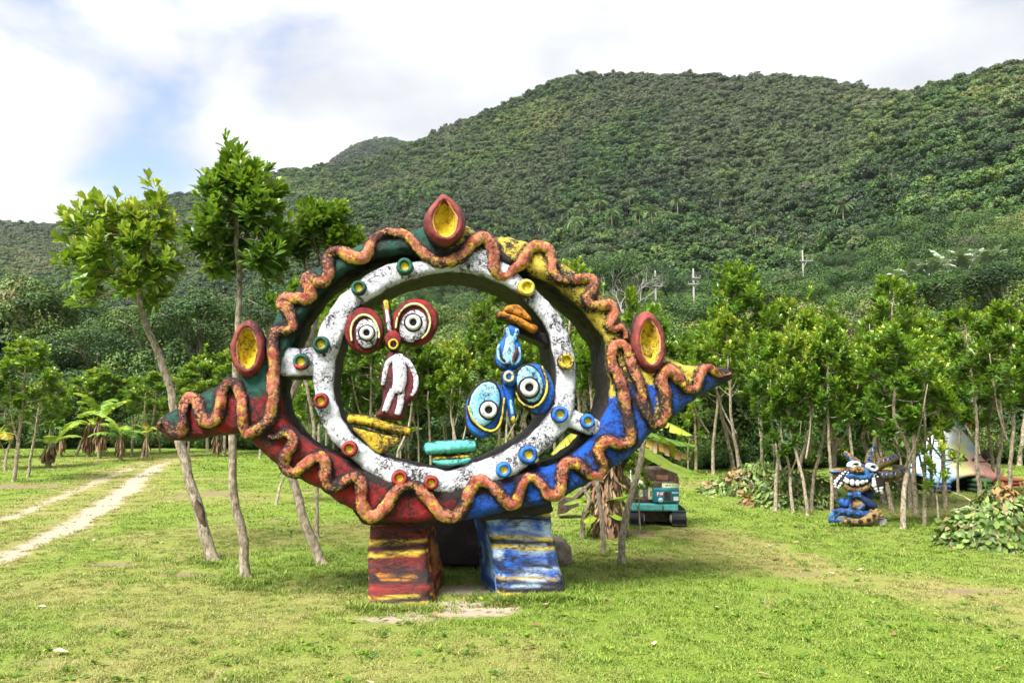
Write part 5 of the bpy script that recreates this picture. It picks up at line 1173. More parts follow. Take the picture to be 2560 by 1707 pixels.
# ------------------------------------------------------------------ brush piles
M_BRUSH = leaf_mat('cut_leaf', [(0.0, (0.13, 0.06, 0.03)), (0.16, (0.36, 0.18, 0.07)), (0.28, (0.30, 0.25, 0.10)), (0.40, (0.035, 0.065, 0.014)), (0.55, (0.10, 0.175, 0.03)), (0.78, (0.28, 0.38, 0.09)), (1.0, (0.48, 0.52, 0.26))], 0.2, 0.45, 0.4, vary=0.0)
def brush_pile(px, py, rx, ry, h, n, label, seed, size=0.17, brown=0.2):
    rg = np.random.default_rng(seed); b = ground_at(px, py); t = thing('brush_pile', label, 'brush pile', tuple(b), 0, 'piles of cut branches')
    a = rg.random(n) * 6.28; q = np.sqrt(rg.random(n)); x, y = rx * q * np.cos(a), ry * q * np.sin(a)
    top = h * (1 - q ** 2.0) * (0.55 + 0.9 * fbm2(x * 2.2 + seed, y * 2.2, 3, seed)) + 0.05
    z = top * (1 - 0.5 * rg.random(n) ** 2)
    nrm = unit(np.stack([x / rx ** 2, y / ry ** 2, np.full(n, 0.45)], -1)); d = unit(np.stack([x, y, np.zeros(n)], -1) * 0.5 + rg.normal(0, 0.5, (n, 3)) + np.array([0, 0, -0.75]))
    cl = fbm2(x * 1.6 + 9, y * 1.6, 3, seed + 5); tone = np.where(cl > 0.68 - 0.12 * brown, rg.uniform(0.05, 0.33, n), np.clip(rg.normal(0.53, 0.15, n), 0.3, 1))
    V, f, tn = leaves(np.stack([x, y, z], -1), d, nrm + rg.normal(0, 0.3, (n, 3)), size * (0.6 + 0.7 * rg.random(n)), tone, 1.35)
    tag(obj('cut_leaves', mesh('cut_leaves', V, f, {'tone': tn}), M_BRUSH, t), kind='stuff')
    for k in range(14):
        a = rg.random() * 6.28; r_ = rg.random(); p0 = np.array([rx * r_ * math.cos(a), ry * r_ * math.sin(a), 0.15 + h * 0.5 * rg.random()]); dd = np.array([rg.normal(), rg.normal(), abs(rg.normal(0.15, 0.3))]); dd /= np.linalg.norm(dd)
        L = rg.uniform(0.5, 1.2) * rx * 0.7; P = resample(crom([p0, p0 + dd * L * 0.5 + [0, 0, 0.06], p0 + dd * L], 4), 0.12)
        obj('branch', mesh('branch', *tube(P, np.linspace(0.022, 0.008, len(P)), 6)), M_BARKD if k % 3 else M_BARK, t)
brush_pile(2512, 1362, 1.05, 0.75, 0.86, 3600, 'big near pile of cut branches with wilting pale and orange leaves at the right edge', 61, 0.16, 0.8)
brush_pile(1895, 1232, 1.5, 1.0, 0.72, 2600, 'heap of wilted brush between the grove trunks left of the horned creature', 62, 0.16, 0.35)
brush_pile(1985, 1262, 1.2, 0.8, 0.75, 1500, 'lower heap of pale wilted leaves just left of the horned creature', 63, 0.16, 0.2)
brush_pile(2215, 1240, 0.9, 0.6, 0.6, 600, 'small heap of brush behind the horned creature', 64, 0.15, 0.2)

# ------------------------------------------------------------------ boulder by the blue leg
bb = ground_at(1413, 1412)
bm = bmesh.new(); bmesh.ops.create_icosphere(bm, subdivisions=4, radius=1.0); V = np.array([v.co[:] for v in bm.verts]); Fc = np.array([[v.index for v in f.verts] for f in bm.faces]); bm.free()
V = V * np.array([0.20, 0.24, 0.26]) * (0.75 + 0.5 * fbm(V * 1.6, 3, 7))[:, None]
tag(obj('boulder', mesh('boulder', V + np.array([0, 0, 0.12]), [Fc]), plain('rock', (0.17, 0.135, 0.10), 0.9, 0.4, 9, 0.8), None, (bb[0] - 0.09, bb[1] + 0.1, bb[2])), 'rounded brown boulder half hidden behind the blue leg', 'boulder')

# ------------------------------------------------------------------ excavator, seen from behind
XB = ground_at(1645, 1314); XP = Plane(XB, R(-4))
EXC = thing('mini_excavator', 'small turquoise excavator with black tracks parked behind the banana plant', 'excavator', tuple(XB), XP.yaw)
M_TEAL, M_AQUA = plain('teal_paint', (0.010, 0.16, 0.19), 0.4, 0.35, 6, 0.1), plain('aqua_paint', (0.10, 0.42, 0.40), 0.45, 0.25, 6, 0.1)
M_CRM, M_RUB, M_DK, M_WHT = plain('cream_paint', (0.55, 0.60, 0.34), 0.5, 0.2, 9, 0.1), plain('rubber', (0.020, 0.020, 0.020), 0.75, 0.3, 20, 0.4), plain('dark_steel', (0.035, 0.030, 0.028), 0.55, 0.5, 12, 0.3, col2=(0.11, 0.06, 0.035)), plain('sticker_white', (0.75, 0.76, 0.78), 0.5, 0.08)
M_REDS, M_PALE = plain('sticker_red', (0.60, 0.10, 0.10), 0.5, 0.1), plain('sticker_pale', (0.45, 0.62, 0.72), 0.5, 0.1)
M_RUST = plain('rusty_plate', (0.22, 0.10, 0.06), 0.8, 0.4, 9, 0.4)
def xbox(name, x0, y0, x1, y1, d0, d1, mat, parent=None, bev=0.012):
    a, b = XP.c(x0, y1, d0), XP.c(x1, y0, d0)
    return obj(name, mesh(name, *box((a[0] + b[0]) / 2, (d0 + d1) / 2, (a[2] + b[2]) / 2, b[0] - a[0], d1 - d0, b[2] - a[2], bev), smooth=False), mat, parent or EXC)
def track(x0, x1):
    a, b = XP.c(x0, 1316, 0), XP.c(x1, 1280, 0); xc, w = (a[0] + b[0]) / 2, b[0] - a[0]; hgt = 0.30; L = 1.35
    n = 44; s = np.linspace(0, 1, n, endpoint=False); per = 2 * (L - hgt) + math.pi * hgt; loop = []
    for q in s * per:
        if q < L - hgt: loop.append((hgt / 2 + q, 0.0))
        elif q < L - hgt + math.pi * hgt / 2: aa = (q - (L - hgt)) / (hgt / 2); loop.append((L - hgt / 2 + hgt / 2 * math.sin(aa), hgt / 2 - hgt / 2 * math.cos(aa)))
        elif q < 2 * (L - hgt) + math.pi * hgt / 2: loop.append((L - hgt / 2 - (q - (L - hgt) - math.pi * hgt / 2), hgt))
        else: aa = (q - 2 * (L - hgt) - math.pi * hgt / 2) / (hgt / 2); loop.append((hgt / 2 - hgt / 2 * math.sin(aa), hgt / 2 + hgt / 2 * math.cos(aa)))
    loop = np.array(loop); nxt = np.roll(loop, -1, 0); ps = []
    t = obj('track', mesh('track', *join([(np.array([(xc + sx * w / 2, p[0] - 0.15, p[1]) for sx in (-1, 1) for p in loop]), [np.array([(i, (i + 1) % n, n + (i + 1) % n, n + i) for i in range(n)])])] + [(np.array([(xc + sx * w / 2, p[0] - 0.15, p[1]) for sx in (s_,) for p in loop] + [(xc + s_ * w / 2, L / 2 - 0.15, hgt / 2)]), [np.array([(i, (i + 1) % n, n) for i in range(n)])]) for s_ in (-1, 1)]), smooth=False), M_RUB, EXC)
    ctr = np.array([L / 2, hgt / 2])
    for i in range(0, n, 2):
        p, q = loop[i], nxt[i]; T = (q - p) / np.linalg.norm(q - p); Nn = np.array([T[1], -T[0]])
        c = (p + q) / 2 + Nn * 0.012; V, f = box(0, 0, 0, w * 1.02, 0.045, 0.035, 0.006)
        V = np.stack([V[:, 0] + xc, c[0] + V[:, 1] * T[0] + V[:, 2] * Nn[0] - 0.15, c[1] + V[:, 1] * T[1] + V[:, 2] * Nn[1]], -1); ps.append((V, f))
    obj('lugs', mesh('lugs', *join(ps), smooth=False), M_RUB, t)
    return t, xc, w
for x0, x1, sgn in ((1574, 1607, 1), (1679, 1713, -1)):
    t, xc, w = track(x0, x1)
    V, f = lathe([(0.001, 0.03), (0.5, 0.035), (0.9, 0.02), (1.0, -0.02)], 20, 0.10, 0.10); V = np.stack([-V[:, 1] * sgn * 1.0 + xc + sgn * w / 2, V[:, 0] + 0.02, V[:, 2] + 0.15], -1); obj('sprocket', mesh('sprocket', V, f), plain('worn_steel', (0.36, 0.33, 0.27), 0.6, 0.3), t)
xbox('undercarriage', 1606, 1276, 1682, 1304, 0.25, 1.0, M_DK)
xbox('slew_ring', 1612, 1268, 1676, 1280, 0.1, 1.0, M_DK)
xbox('counterweight', 1580, 1259, 1696, 1277, -0.12, 1.05, M_AQUA, None, 0.03)
xbox('rust_streak', 1656, 1263, 1659, 1276, -0.126, -0.1, M_DK, None, 0.0)
cv = xbox('engine_cover', 1633, 1219, 1698, 1258, -0.14, 0.6, M_TEAL, None, 0.035)
xbox('grille', 1660, 1229, 1676, 1250, -0.147, -0.12, M_DK, cv, 0.0)
for k in range(4): xbox('grille_bar', 1662 + 3.6 * k, 1230, 1662.9 + 3.6 * k, 1249, -0.153, -0.12, M_RUB, cv, 0.0)
xbox('notice_sticker', 1684, 1241, 1696, 1251, -0.1455, -0.12, M_WHT, cv, 0.0); xbox('name_sticker', 1680, 1229, 1696, 1233.5, -0.1455, -0.12, M_PALE, cv, 0.0)
c_ = XP.c(1651.5, 1250, -0.143); obj('round_sticker', mesh('round_sticker', *lathe([(0.001, 0.004), (1.0, 0.004), (1.0, -0.02)], 20, 0.046, 0.048, 0, c_)), M_PALE, cv)
def xpoly(name, pts, mat, d=-0.147):
    p = XP.xz(pts, d); obj(name, mesh(name, *prism([tuple(q) for q in p], d, d + 0.012), smooth=False), mat, cv)
xpoly('red_emblem', [(1643, 1239), (1651, 1236.5), (1654, 1231), (1661, 1228), (1659, 1233), (1655, 1238), (1650, 1240)], M_REDS)
for pts in ([(1642, 1230), (1643.6, 1230), (1644.4, 1239.5), (1642.8, 1239.5)], [(1643.5, 1230), (1648, 1230), (1648, 1234.6), (1643.8, 1235), (1643.8, 1233.6), (1646.6, 1233.2), (1646.6, 1231.4), (1643.6, 1231.4)], [(1649.6, 1231), (1651, 1231), (1651.4, 1236), (1650, 1236)], [(1652, 1229.6), (1653.4, 1229.4), (1653.8, 1235), (1656, 1234.6), (1655.6, 1230), (1657, 1230), (1657.4, 1236.2), (1652.8, 1236.6)]): xpoly('white_lettering', pts, M_WHT, -0.151)
hd = xbox('hood', 1620, 1203, 1698, 1221, -0.10, 0.7, M_DK, None, 0.03)
xbox('model_strip', 1655, 1208, 1697, 1219, -0.106, 0.0, M_CRM, hd, 0.004)
for a_, b_ in ((1664, 1666), (1667.5, 1670), (1673, 1674), (1676, 1677), (1681, 1682)): xbox('strip_lettering', a_, 1211, b_, 1214.5, -0.112, -0.09, M_DK, hd, 0.0)
xbox('grab_handle', 1621, 1209, 1631, 1249, -0.10, -0.02, M_CRM, None, 0.02); xbox('handle_slot', 1626, 1226, 1628.5, 1240, -0.106, -0.08, M_DK, None, 0.0)
xbox('platform', 1582, 1246, 1636, 1262, -0.02, 1.2, M_DK, None, 0.02); xbox('side_tank', 1586, 1203, 1609, 1246, 0.15, 0.7, M_CRM, None, 0.04)
xbox('control_box', 1598, 1215, 1620, 1247, 0.25, 0.6, plain('grey_plastic', (0.2, 0.19, 0.17), 0.6), None, 0.02)
st_ = xbox('seat_back', 1612, 1166, 1694, 1206, 0.05, 0.30, M_DK, None, 0.05); xbox('seat_plate', 1642, 1188, 1670, 1200, 0.03, 0.2, M_RUST, st_, 0.006)
xbox('rear_post', 1686, 1190, 1696, 1208, 0.0, 0.12, M_DK, None, 0.01)
for pts in ([(1578, 1206), (1577, 1174), (1588, 1173), (1589, 1204)], [(1600, 1206), (1598, 1190), (1606, 1190), (1612, 1204)]):
    P = resample(crom(XP.pts(pts, 0.55), 4), 0.03); obj('control_lever', mesh('control_lever', *tube(P, 0.010, 6)), M_WHT if pts[0][0] < 1590 else M_DK, EXC)
# boom folded out to the left, bucket on the ground
def xtube(name, pts, r, mat, d, seg=4, parent=None): P = resample(XP.pts(pts, d), 0.1); return obj(name, mesh(name, *tube(P, r, seg), smooth=False), mat, parent or EXC)
xtube('boom', [(1600, 1240), (1560, 1195), (1510, 1180)], 0.08, M_DK, 1.0); stk = xtube('dipper_arm', [(1512, 1178), (1470, 1215), (1436, 1250)], 0.06, M_DK, 1.0)
xtube('hydraulic_ram', [(1580, 1238), (1545, 1205), (1525, 1192)], 0.025, M_DK, 0.9, 8)
bp = XP.xz([(1393, 1284), (1396, 1252), (1408, 1243), (1436, 1250), (1448, 1262), (1428, 1270), (1415, 1280)], 0.9)
obj('bucket', mesh('bucket', *prism([tuple(q) for q in bp], 0.75, 1.15, 0.012), smooth=False), M_DK, EXC)

# ------------------------------------------------------------------ painted tent sculpture among the trees
TB = ground_at(2420, 1233); TP = Plane(TB, 0.0)
zt_ = lambda u, v: (2260 + u / 4.48, 900 + v / 4.48)
TENT = thing('tent_sculpture', 'painted cone-shaped tent sculpture with two eyes and feet on top among the right-hand trees', 'sculpture', tuple(TB), 0)
prof = [(690, 128, 60), (720, 130, 62), (760, 142, 70), (820, 180, 95), (900, 240, 140), (1000, 292, 200), (1060, 330, 230), (1120, 375, 270), (1180, 430, 310), (1240, 500, 350), (1290, 565, 385), (1325, 585, 395), (1345, 560, 380)]
pv = np.array(prof, float); pv = np.stack([np.interp(np.linspace(690, 1345, 60), pv[:, 0], pv[:, k]) for k in range(3)], -1)
kT = TB[1] / F / 4.48; n = 90; a = np.linspace(0, 2 * np.pi, n, endpoint=False); c0 = TP.pts([zt_(700 + (v - 700) * 0.05, v) for v in pv[:, 0]], 0.0)
wob = 1 + 0.05 * np.cos(5 * a + 1) * 1.0
V = np.stack([c0[:, :1] + pv[:, 1:2] * kT * np.cos(a) * (1 + 0.05 * np.sin(3 * a + 1)), 0.9 + pv[:, 1:2] * kT * 0.5 * np.sin(a), np.broadcast_to(c0[:, 2:], (60, n))], -1)
V[..., 2] += (np.linspace(0, 1, 60)[:, None] ** 6) * 0.10 * np.cos(5 * a + 0.6)
dd = V - np.stack([c0[:, 0], np.full(60, 0.9), c0[:, 2]], -1)[:, None]; V = V + unit(dd) * ((fbm(V * 3, 4, 7) - 0.5) * 0.10)[..., None]
tu, tv = np.meshgrid(a, np.linspace(0, 1, 60)); ux = np.cos(tu) * pv[:, 1:2] / 580
w_ = sstep(0.50, 0.26, tv + (fbm(V * 3, 3, 5) - 0.5) * 0.2)[..., None]; by = (fbm(V * 4, 3, 6) - 0.5) * 0.3
C = np.array(srgb(160, 192, 220)) * np.ones(V.shape); yl = sstep(0.34, 0.08, np.abs(ux - 0.06 + by * 0.5))[..., None]; rd = sstep(0.10, 0.30, ux + by * 0.4)[..., None] * sstep(0.45, 0.7, tv)[..., None]
C = C * (1 - yl) + np.array(srgb(222, 216, 140)) * yl; C = C * (1 - rd) + np.array(srgb(236, 178, 158)) * rd; C = C * (1 - w_) + np.array(srgb(232, 232, 238)) * w_
rim_ = sstep(0.90, 0.97, tv)[..., None]; C = C * (1 - 0.6 * rim_) + np.where(ux[..., None] > 0.08, np.array(srgb(176, 60, 50)), np.array(srgb(50, 90, 150))) * 0.6 * rim_
i_ = np.arange(59)[:, None] * n; j = np.arange(n)[None]; j2 = (j + 1) % n
obj('tent', mesh('tent', V.reshape(-1, 3), [np.stack([i_ + j, i_ + n + j, i_ + n + j2, i_ + j2], -1).reshape(-1, 4)], {'Col': C.reshape(-1, 3)}), paint('tent_paint', None, dark=srgb(120, 120, 120), amount=0.36, scale=12, bump=0.7), TENT)
Vt = V.reshape(-1, 3)
def on_tent(u, v, off=0.02):
    p = TP.c(*zt_(u, v), 0.4); f = Vt[Vt[:, 1] < 0.9]; d = (f[:, 0] - p[0]) ** 2 + (f[:, 2] - p[2]) ** 2; y = f[np.argsort(d)[:4], 1].mean() - off
    return TP.c(*zt_(u, v), y)
T_BLK = plain('tent_black', (0.02, 0.016, 0.015), 0.7)
for pts in ([(440,985),(540,1000),(630,1050),(712,1122)], [(712,1122),(600,1122),(500,1118),(450,1120)], [(768,1118),(830,1070),(900,1025),(960,998)], [(768,1118),(860,1136),(980,1130),(1110,1112)]):
    P = np.array([on_tent(*p) for p in crom(pts, 6)]); obj('eye_outline', mesh('eye_outline', *tube(P, 0.017, 6)), T_BLK, TENT)
for (u, v) in ((540, 1065), (935, 1075)):
    c_ = on_tent(u, v, 0.0); obj('iris', mesh('iris', *lathe([(0.001, 0.03), (0.7, 0.02), (1.0, -0.08)], 20, 44 * kT, 42 * kT, 0, c_)), plain('tent_brown', (0.10, 0.05, 0.045), 0.7), TENT)
# stacked finger cushions under the rim and a black box put in for the shade inside
obj('shade_box', mesh('shade_box', *box(TP.c(*zt_(740, 1420))[0], 1.3, 0.28, 2.3, 1.0, 0.75)), T_BLK, TENT)
for (u0, u1, v0, v1, cols) in ((375, 525, 1345, 1490, ((120, 160, 200), (30, 90, 170), (70, 66, 64))), (850, 985, 1325, 1490, ((96, 130, 92), (60, 90, 62), (60, 80, 60))), (1150, 1330, 1320, 1450, ((206, 120, 86), (176, 74, 66), (180, 150, 70)))):
    hv = (v1 - v0) / 3
    for k, cc in enumerate(cols):
        p = TP.xz([zt_(*q) for q in ((u0, v0 + k * hv + 4), (u1, v0 + k * hv), (u1 + 8, v0 + (k + 1) * hv - 4), (u0 - 6, v0 + (k + 1) * hv - 4))], -0.05)
        obj('finger', mesh('finger', *prism([tuple(q) for q in p], -0.1, 0.6, 0.05)), paint('finger_%d' % (u0 + k), [srgb(*cc)], amount=0.36, scale=14), TENT)
# small figure on the peak: two feet, legs, twisted body and raised arm
T_BLU, T_PAL, T_OCH = paint('peak_blue', [srgb(60, 150, 180), srgb(130, 200, 224)], amount=0.38, scale=16), paint('peak_white', [srgb(206, 214, 224)], amount=0.34, scale=16), paint('peak_ochre', [srgb(206, 150, 60)], amount=0.36, scale=16)
def ttube(name, pts, r, mat, y=0.35, seg=10): P = resample(crom(TP.pts([zt_(*p) for p in pts], y), 5), 0.04); return obj(name, mesh(name, *tube(P, np.interp(np.linspace(0, 1, len(P)), np.linspace(0, 1, len(r)), r), seg, True, 0.012, 6)), mat, TENT)
ttube('leg', [(640,730),(620,640),(640,560)], [0.10, 0.12, 0.15], T_BLU); f1 = ttube('foot', [(610,720),(650,745),(690,760)], [0.10, 0.09, 0.05], T_BLU, 0.2)
ttube('leg', [(740,730),(735,650),(720,560)], [0.09, 0.10, 0.13], T_OCH); ttube('foot', [(725,715),(735,740),(748,752)], [0.08, 0.07, 0.04], T_OCH, 0.2)
ttube('figure_body', [(680,600),(690,500),(650,420),(630,340)], [0.22, 0.26, 0.2, 0.14], T_PAL); ttube('arm', [(640,480),(610,420),(640,350),(590,290),(535,245)], [0.09, 0.11, 0.08, 0.07, 0.03], T_BLU, 0.2)
ttube('head', [(730,430),(760,400),(780,360)], [0.14, 0.17, 0.1], T_PAL)

# ------------------------------------------------------------------ horned grinning creature
KB = ground_at(2130, 1312); KPn = Plane(KB, 0.0); kC = KB[1] / F / 6.272
zk = lambda u, v: (2040 + u / 6.272, 1080 + v / 6.272)
CRE = thing('creature_statue', 'blue and ochre grinning horned creature statue sitting cross-legged before the grove', 'statue', tuple(KB), 0)
Q_BLU = paint('creature_blue', [srgb(14, 52, 104), srgb(34, 96, 160), srgb(92, 150, 205)], amount=0.47, scale=18, big=4)
Q_DBL = paint('creature_dark_blue', [srgb(14, 26, 52), srgb(18, 44, 92), srgb(30, 100, 176)], amount=0.42, scale=14, big=3)
Q_OCH = paint('creature_ochre', [srgb(96, 74, 40), srgb(150, 122, 72), srgb(80, 58, 38)], dark=srgb(44, 28, 22), amount=0.47, scale=13, big=4)
Q_WHT = paint('creature_white', [srgb(226, 226, 228)], amount=0.36, scale=18); Q_BLK = paint('creature_black', [srgb(36, 28, 26)], amount=0.3, scale=16)
def kpt(pts, y): return KPn.pts([zk(*p) for p in pts], y)
def kblob(name, u, v, ru, rv, ry, y, mat, parent=None, rot=0.0, nz_=0.02):
    c = KPn.c(*zk(u, v), y); V, f = lathe([(0.001, 1.0), (0.3, 0.95), (0.55, 0.83), (0.78, 0.62), (0.93, 0.36), (1.0, 0.0), (0.93, -0.36), (0.75, -0.66), (0.4, -0.92), (0.001, -1.0)], 28, ru * kC, rv * kC, rot, (0, 0, 0))
    V[:, 1] *= ry; V = V + c; d = unit(V - c); V = V + d * ((fbm(V * 7, 3, int(u)) - 0.5) * 2 * nz_)[:, None]
    return obj(name, mesh(name, V, f), mat, parent or CRE)
def ktube(name, pts, r, mat, y, parent=None, seg=12, nz_=0.008):
    P = resample(crom(kpt(pts, y) if np.isscalar(y) else np.array([KPn.c(*zk(*p), yy) for p, yy in zip(pts, y)]), 6), 0.025); rr = np.interp(np.linspace(0, 1, len(P)), np.linspace(0, 1, len(r)), r) * kC
    return obj(name, mesh(name, *tube(P, rr, seg, True, nz_, 9)), mat, parent or CRE)
head = kblob('head', 690, 700, 260, 205, 0.34, 0.25, Q_BLU)
ktube('upper_lip', [(470,700),(560,690),(690,700),(820,690),(890,660)], [30, 48, 52, 46, 26], Q_BLU, -0.10, head)
kblob('mouth', 670, 780, 235, 90, 0.10, 0.0, Q_BLK, head)
jaw = ktube('lower_jaw', [(420,770),(460,850),(560,905),(680,905),(790,870),(860,800)], [26, 44, 50, 48, 44, 24], Q_OCH, -0.06, head)
for (u, v, a_, b_) in ((485,765,36,46),(565,785,38,58),(648,790,36,56),(722,775,38,46),(785,762,26,34)): kblob('tooth', u, v, a_, b_, 0.05, -0.10, Q_WHT, head, 0, 0.004)
for (u, v) in ((590,590),(650,565),(710,590)): kblob('nose_lobe', u, v, 52, 46, 0.09, -0.12, Q_OCH, head)
kblob('nose_lobe', 650, 610, 90, 34, 0.08, -0.12, Q_OCH, head)
for (u, v, a_, b_, rt) in ((600,515,105,62,0.15),(880,550,92,66,-0.25)):
    c = KPn.c(*zk(u, v), -0.06); e = obj('eye', mesh('eye', *lathe([(0.40, 0.02), (0.48, 0.07), (0.72, 0.085), (0.93, 0.05), (1.0, -0.05)], 28, a_ * kC, b_ * kC, rt, c, None, 0.008, 10)), Q_WHT, CRE)
    obj('pupil', mesh('pupil', *lathe([(0.001, 0.02), (0.4, 0.025), (0.55, 0.05)], 20, a_ * kC, b_ * kC, rt, c)), Q_BLK, e)
    kblob('pupil_spot', u - 6, v + 20, 36, 20, 0.05, -0.085, Q_WHT, e)
for side_, pts, r_ in ((-1, [(480,620),(420,690),(360,770),(330,850)], [46, 72, 84, 56]), (1, [(915,640),(945,730),(970,830),(990,920)], [50, 84, 112, 74])):
    e = ktube('ear', pts, r_, Q_BLK, -0.02)
    rg = np.random.default_rng(8 + side_)
    P = crom(pts, 2)
    for k, p in enumerate(P):
        rr = np.interp(k / (len(P) - 1), np.linspace(0, 1, len(r_)), r_)
        for q in (-0.5, 0.45): kblob('ear_spot', p[0] + q * rr + rg.normal(0, 4), p[1] + (q > 0) * rr * 0.3, rr * 0.36, rr * 0.34, 0.03, -0.02 - rr * kC * 0.72, Q_WHT, e, rg.normal(0, 0.5), 0.003)
SP = [([(640,500),(560,430),(500,370),(455,310)], [88, 78, 62, 34]), ([(850,500),(860,400),(880,310),(935,225)], [88, 80, 66, 34]), ([(930,530),(1060,470),(1180,420),(1300,372)], [90, 84, 66, 34]), ([(960,690),(1120,690),(1270,660),(1450,590)], [96, 92, 74, 34]), ([(500,640),(400,620),(300,615),(215,600)], [70, 64, 60, 34])]
for pts, r_ in SP:
    hn = ktube('horn', pts, r_, Q_OCH, 0.12, None, 12, 0.02)
    P = resample(crom(pts, 6), 12.0); T = np.gradient(P, axis=0); T /= np.linalg.norm(T, axis=1)[:, None]; Nn = np.stack([-T[:, 1], T[:, 0]], -1); m_ = len(P); rr = np.interp(np.linspace(0, 1, m_), np.linspace(0, 1, len(r_)), r_)
    zz = [P[i] + Nn[i] * rr[i] * 0.45 * (1 if (i // 3) % 2 else -1) * (-0.2 if pts[0][0] < 700 else 1) - Nn[i] * rr[i] * 0.15 for i in range(1, m_, 3)]
    yy = [0.12 - rr[i] * kC * 0.86 for i in range(1, m_, 3)]
    for off, mt, wd in ((0.0, Q_WHT, 10), (0.012, Q_BLU, 22)):
        L3 = np.array([KPn.c(*zk(*p), y_ + off) for p, y_ in zip(zz, yy)]); obj('zigzag_stripe', mesh('zigzag_stripe', *tube(resample(L3, 0.02), wd * kC, 6)), mt, hn)
ktube('neck', [(700,1180),(720,1050),(740,900)], [150, 150, 160], Q_DBL, 0.25); kblob('belly', 640, 1140, 110, 110, 0.2, 0.05, Q_OCH)
for pts, ys in (([(400,1060),(420,1140),(500,1110),(545,1010)], 0.0), ([(930,1180),(840,1120),(740,1060),(660,1000)], -0.05)):
    ar = ktube('arm', pts, [52, 66, 58, 44], Q_DBL, ys)
    e = np.array(pts[-1]); 
    for k, du in enumerate((-52, -24, 6, 34)): ktube('finger', [(e[0] + du * 0.6, e[1] - 10), (e[0] + du, e[1] - 40), (e[0] + du * 1.1, e[1] - 72 + abs(du) * 0.3)], [15, 14, 9], Q_BLU, ys - 0.10, ar, 8, 0.003)
    ktube('finger', [(e[0] + 40, e[1] + 10), (e[0] + (60 if pts[0][0] < 600 else -60), e[1] - 6)], [15, 9], Q_BLU, ys - 0.10, ar, 8, 0.003)
for pts in ([(545,1230),(540,1170),(560,1120)], [(660,1230),(700,1180),(760,1140)]): ktube('belly_stripe', pts, [30, 26, 18], Q_BLU, -0.12)
lg = ktube('leg', [(830,1280),(700,1285),(560,1275),(420,1250),(320,1265),(260,1330),(240,1395)], [48, 56, 62, 60, 58, 60, 40], Q_BLU, [-0.02, -0.1, -0.16, -0.16, -0.16, -0.2, -0.24])
for u in (205, 250, 300, 345): ktube('toe', [(u + 30, 1370), (u, 1415)], [22, 16], Q_BLU, -0.26, lg, 8)
for u, v in ((320,1250),(430,1250),(545,1275),(655,1280)): kblob('leg_spot', u, v, 34, 22, 0.03, -0.24, Q_DBL, lg)
l2 = ktube('leg', [(440,1400),(600,1400),(760,1390),(880,1340),(930,1270)], [34, 44, 60, 84, 80], Q_OCH, [-0.2, -0.2, -0.18, -0.12, -0.08])
for p in ([(880,1260),(855,1215)], [(940,1250),(945,1205)], [(985,1270),(1020,1240)], [(1000,1310),(1055,1300)]): ktube('toe', p, [30, 20], Q_OCH, -0.12, l2, 8)
for u, v in ((520,1400),(700,1398),(830,1370),(910,1310)): kblob('leg_spot', u, v, 34, 26, 0.04, -0.30 + (u > 800) * 0.02, Q_BLK, l2)
obj('plinth', mesh('plinth', *box(KPn.c(*zk(800, 1430))[0], 0.25, 0.04, 560 * kC, 0.7, 0.18, 0.03)), plain('grey_cement', (0.22, 0.21, 0.19), 0.9, 0.3), CRE)

# ------------------------------------------------------------------ far things on the slope
def slope_at(px, py, r0=48.0):
    d = ray(px, py)
    t = np.arange(r0, 900, 0.8); P = EYE + d[None] * t[:, None]; z = terrain_z(P[:, 0], P[:, 1]); k = np.nonzero(P[:, 2] <= z)[0]
    return P[k[0]] if len(k) else P[-1]
M_POLE = plain('weathered_concrete', (0.27, 0.26, 0.23), 0.85, 0.2)
def pole(px, ytop, dist, arms, label):
    r_ = ray(px, ytop); top = EYE + r_ * (dist / r_[1]); zb = float(terrain_z(np.array(top[0]), np.array(top[1]))); k = dist / F
    t = thing('utility_pole', label, 'utility pole', (top[0], top[1], zb - 0.3), 0, 'utility poles on the slope'); h = top[2] - zb + 0.3
    obj('post', mesh('post', *tube(np.array([(0, 0, 0), (0, 0, h * 0.5), (0, 0, h)]), [0.20, 0.16, 0.11], 10)), M_POLE, t)
    for dy, wd, sh in arms:
        ca_ = obj('crossarm', mesh('crossarm', *box(sh * k, -0.2, h - dy * k, wd * k, 0.12, 0.15, 0.01)), M_POLE, t)
        for q in np.linspace(-0.46, 0.46, 3): obj('insulator', mesh('insulator', *tube(np.array([(sh * k + q * wd * k, -0.2, h - dy * k + 0.1), (sh * k + q * wd * k, -0.2, h - dy * k + 0.3), (sh * k + q * wd * k, -0.2, h - dy * k + 0.35)]), [0.04, 0.055, 0.03], 8)), M_POLE, ca_)
    if arms and arms[0][1] > 30:
        dy, wd, sh = arms[0]; obj('brace', mesh('brace', *tube(np.array([(0, -0.2, h - (dy + 18) * k), (0.28 * wd * k, -0.2, h - dy * k)]), 0.05, 6)), M_POLE, t)
pole(2006, 626, 118, [(28, 34, 8)], 'nearest and tallest pale utility pole with one crossarm, on the right slope')
pole(1638, 677, 98, [(22, 18, 0), (40, 24, 4)], 'pale utility pole with two short crossarms, left of the three')
pole(1733, 672, 98, [(24, 22, 6), (40, 26, -2)], 'pale utility pole with two short crossarms, between the other two')
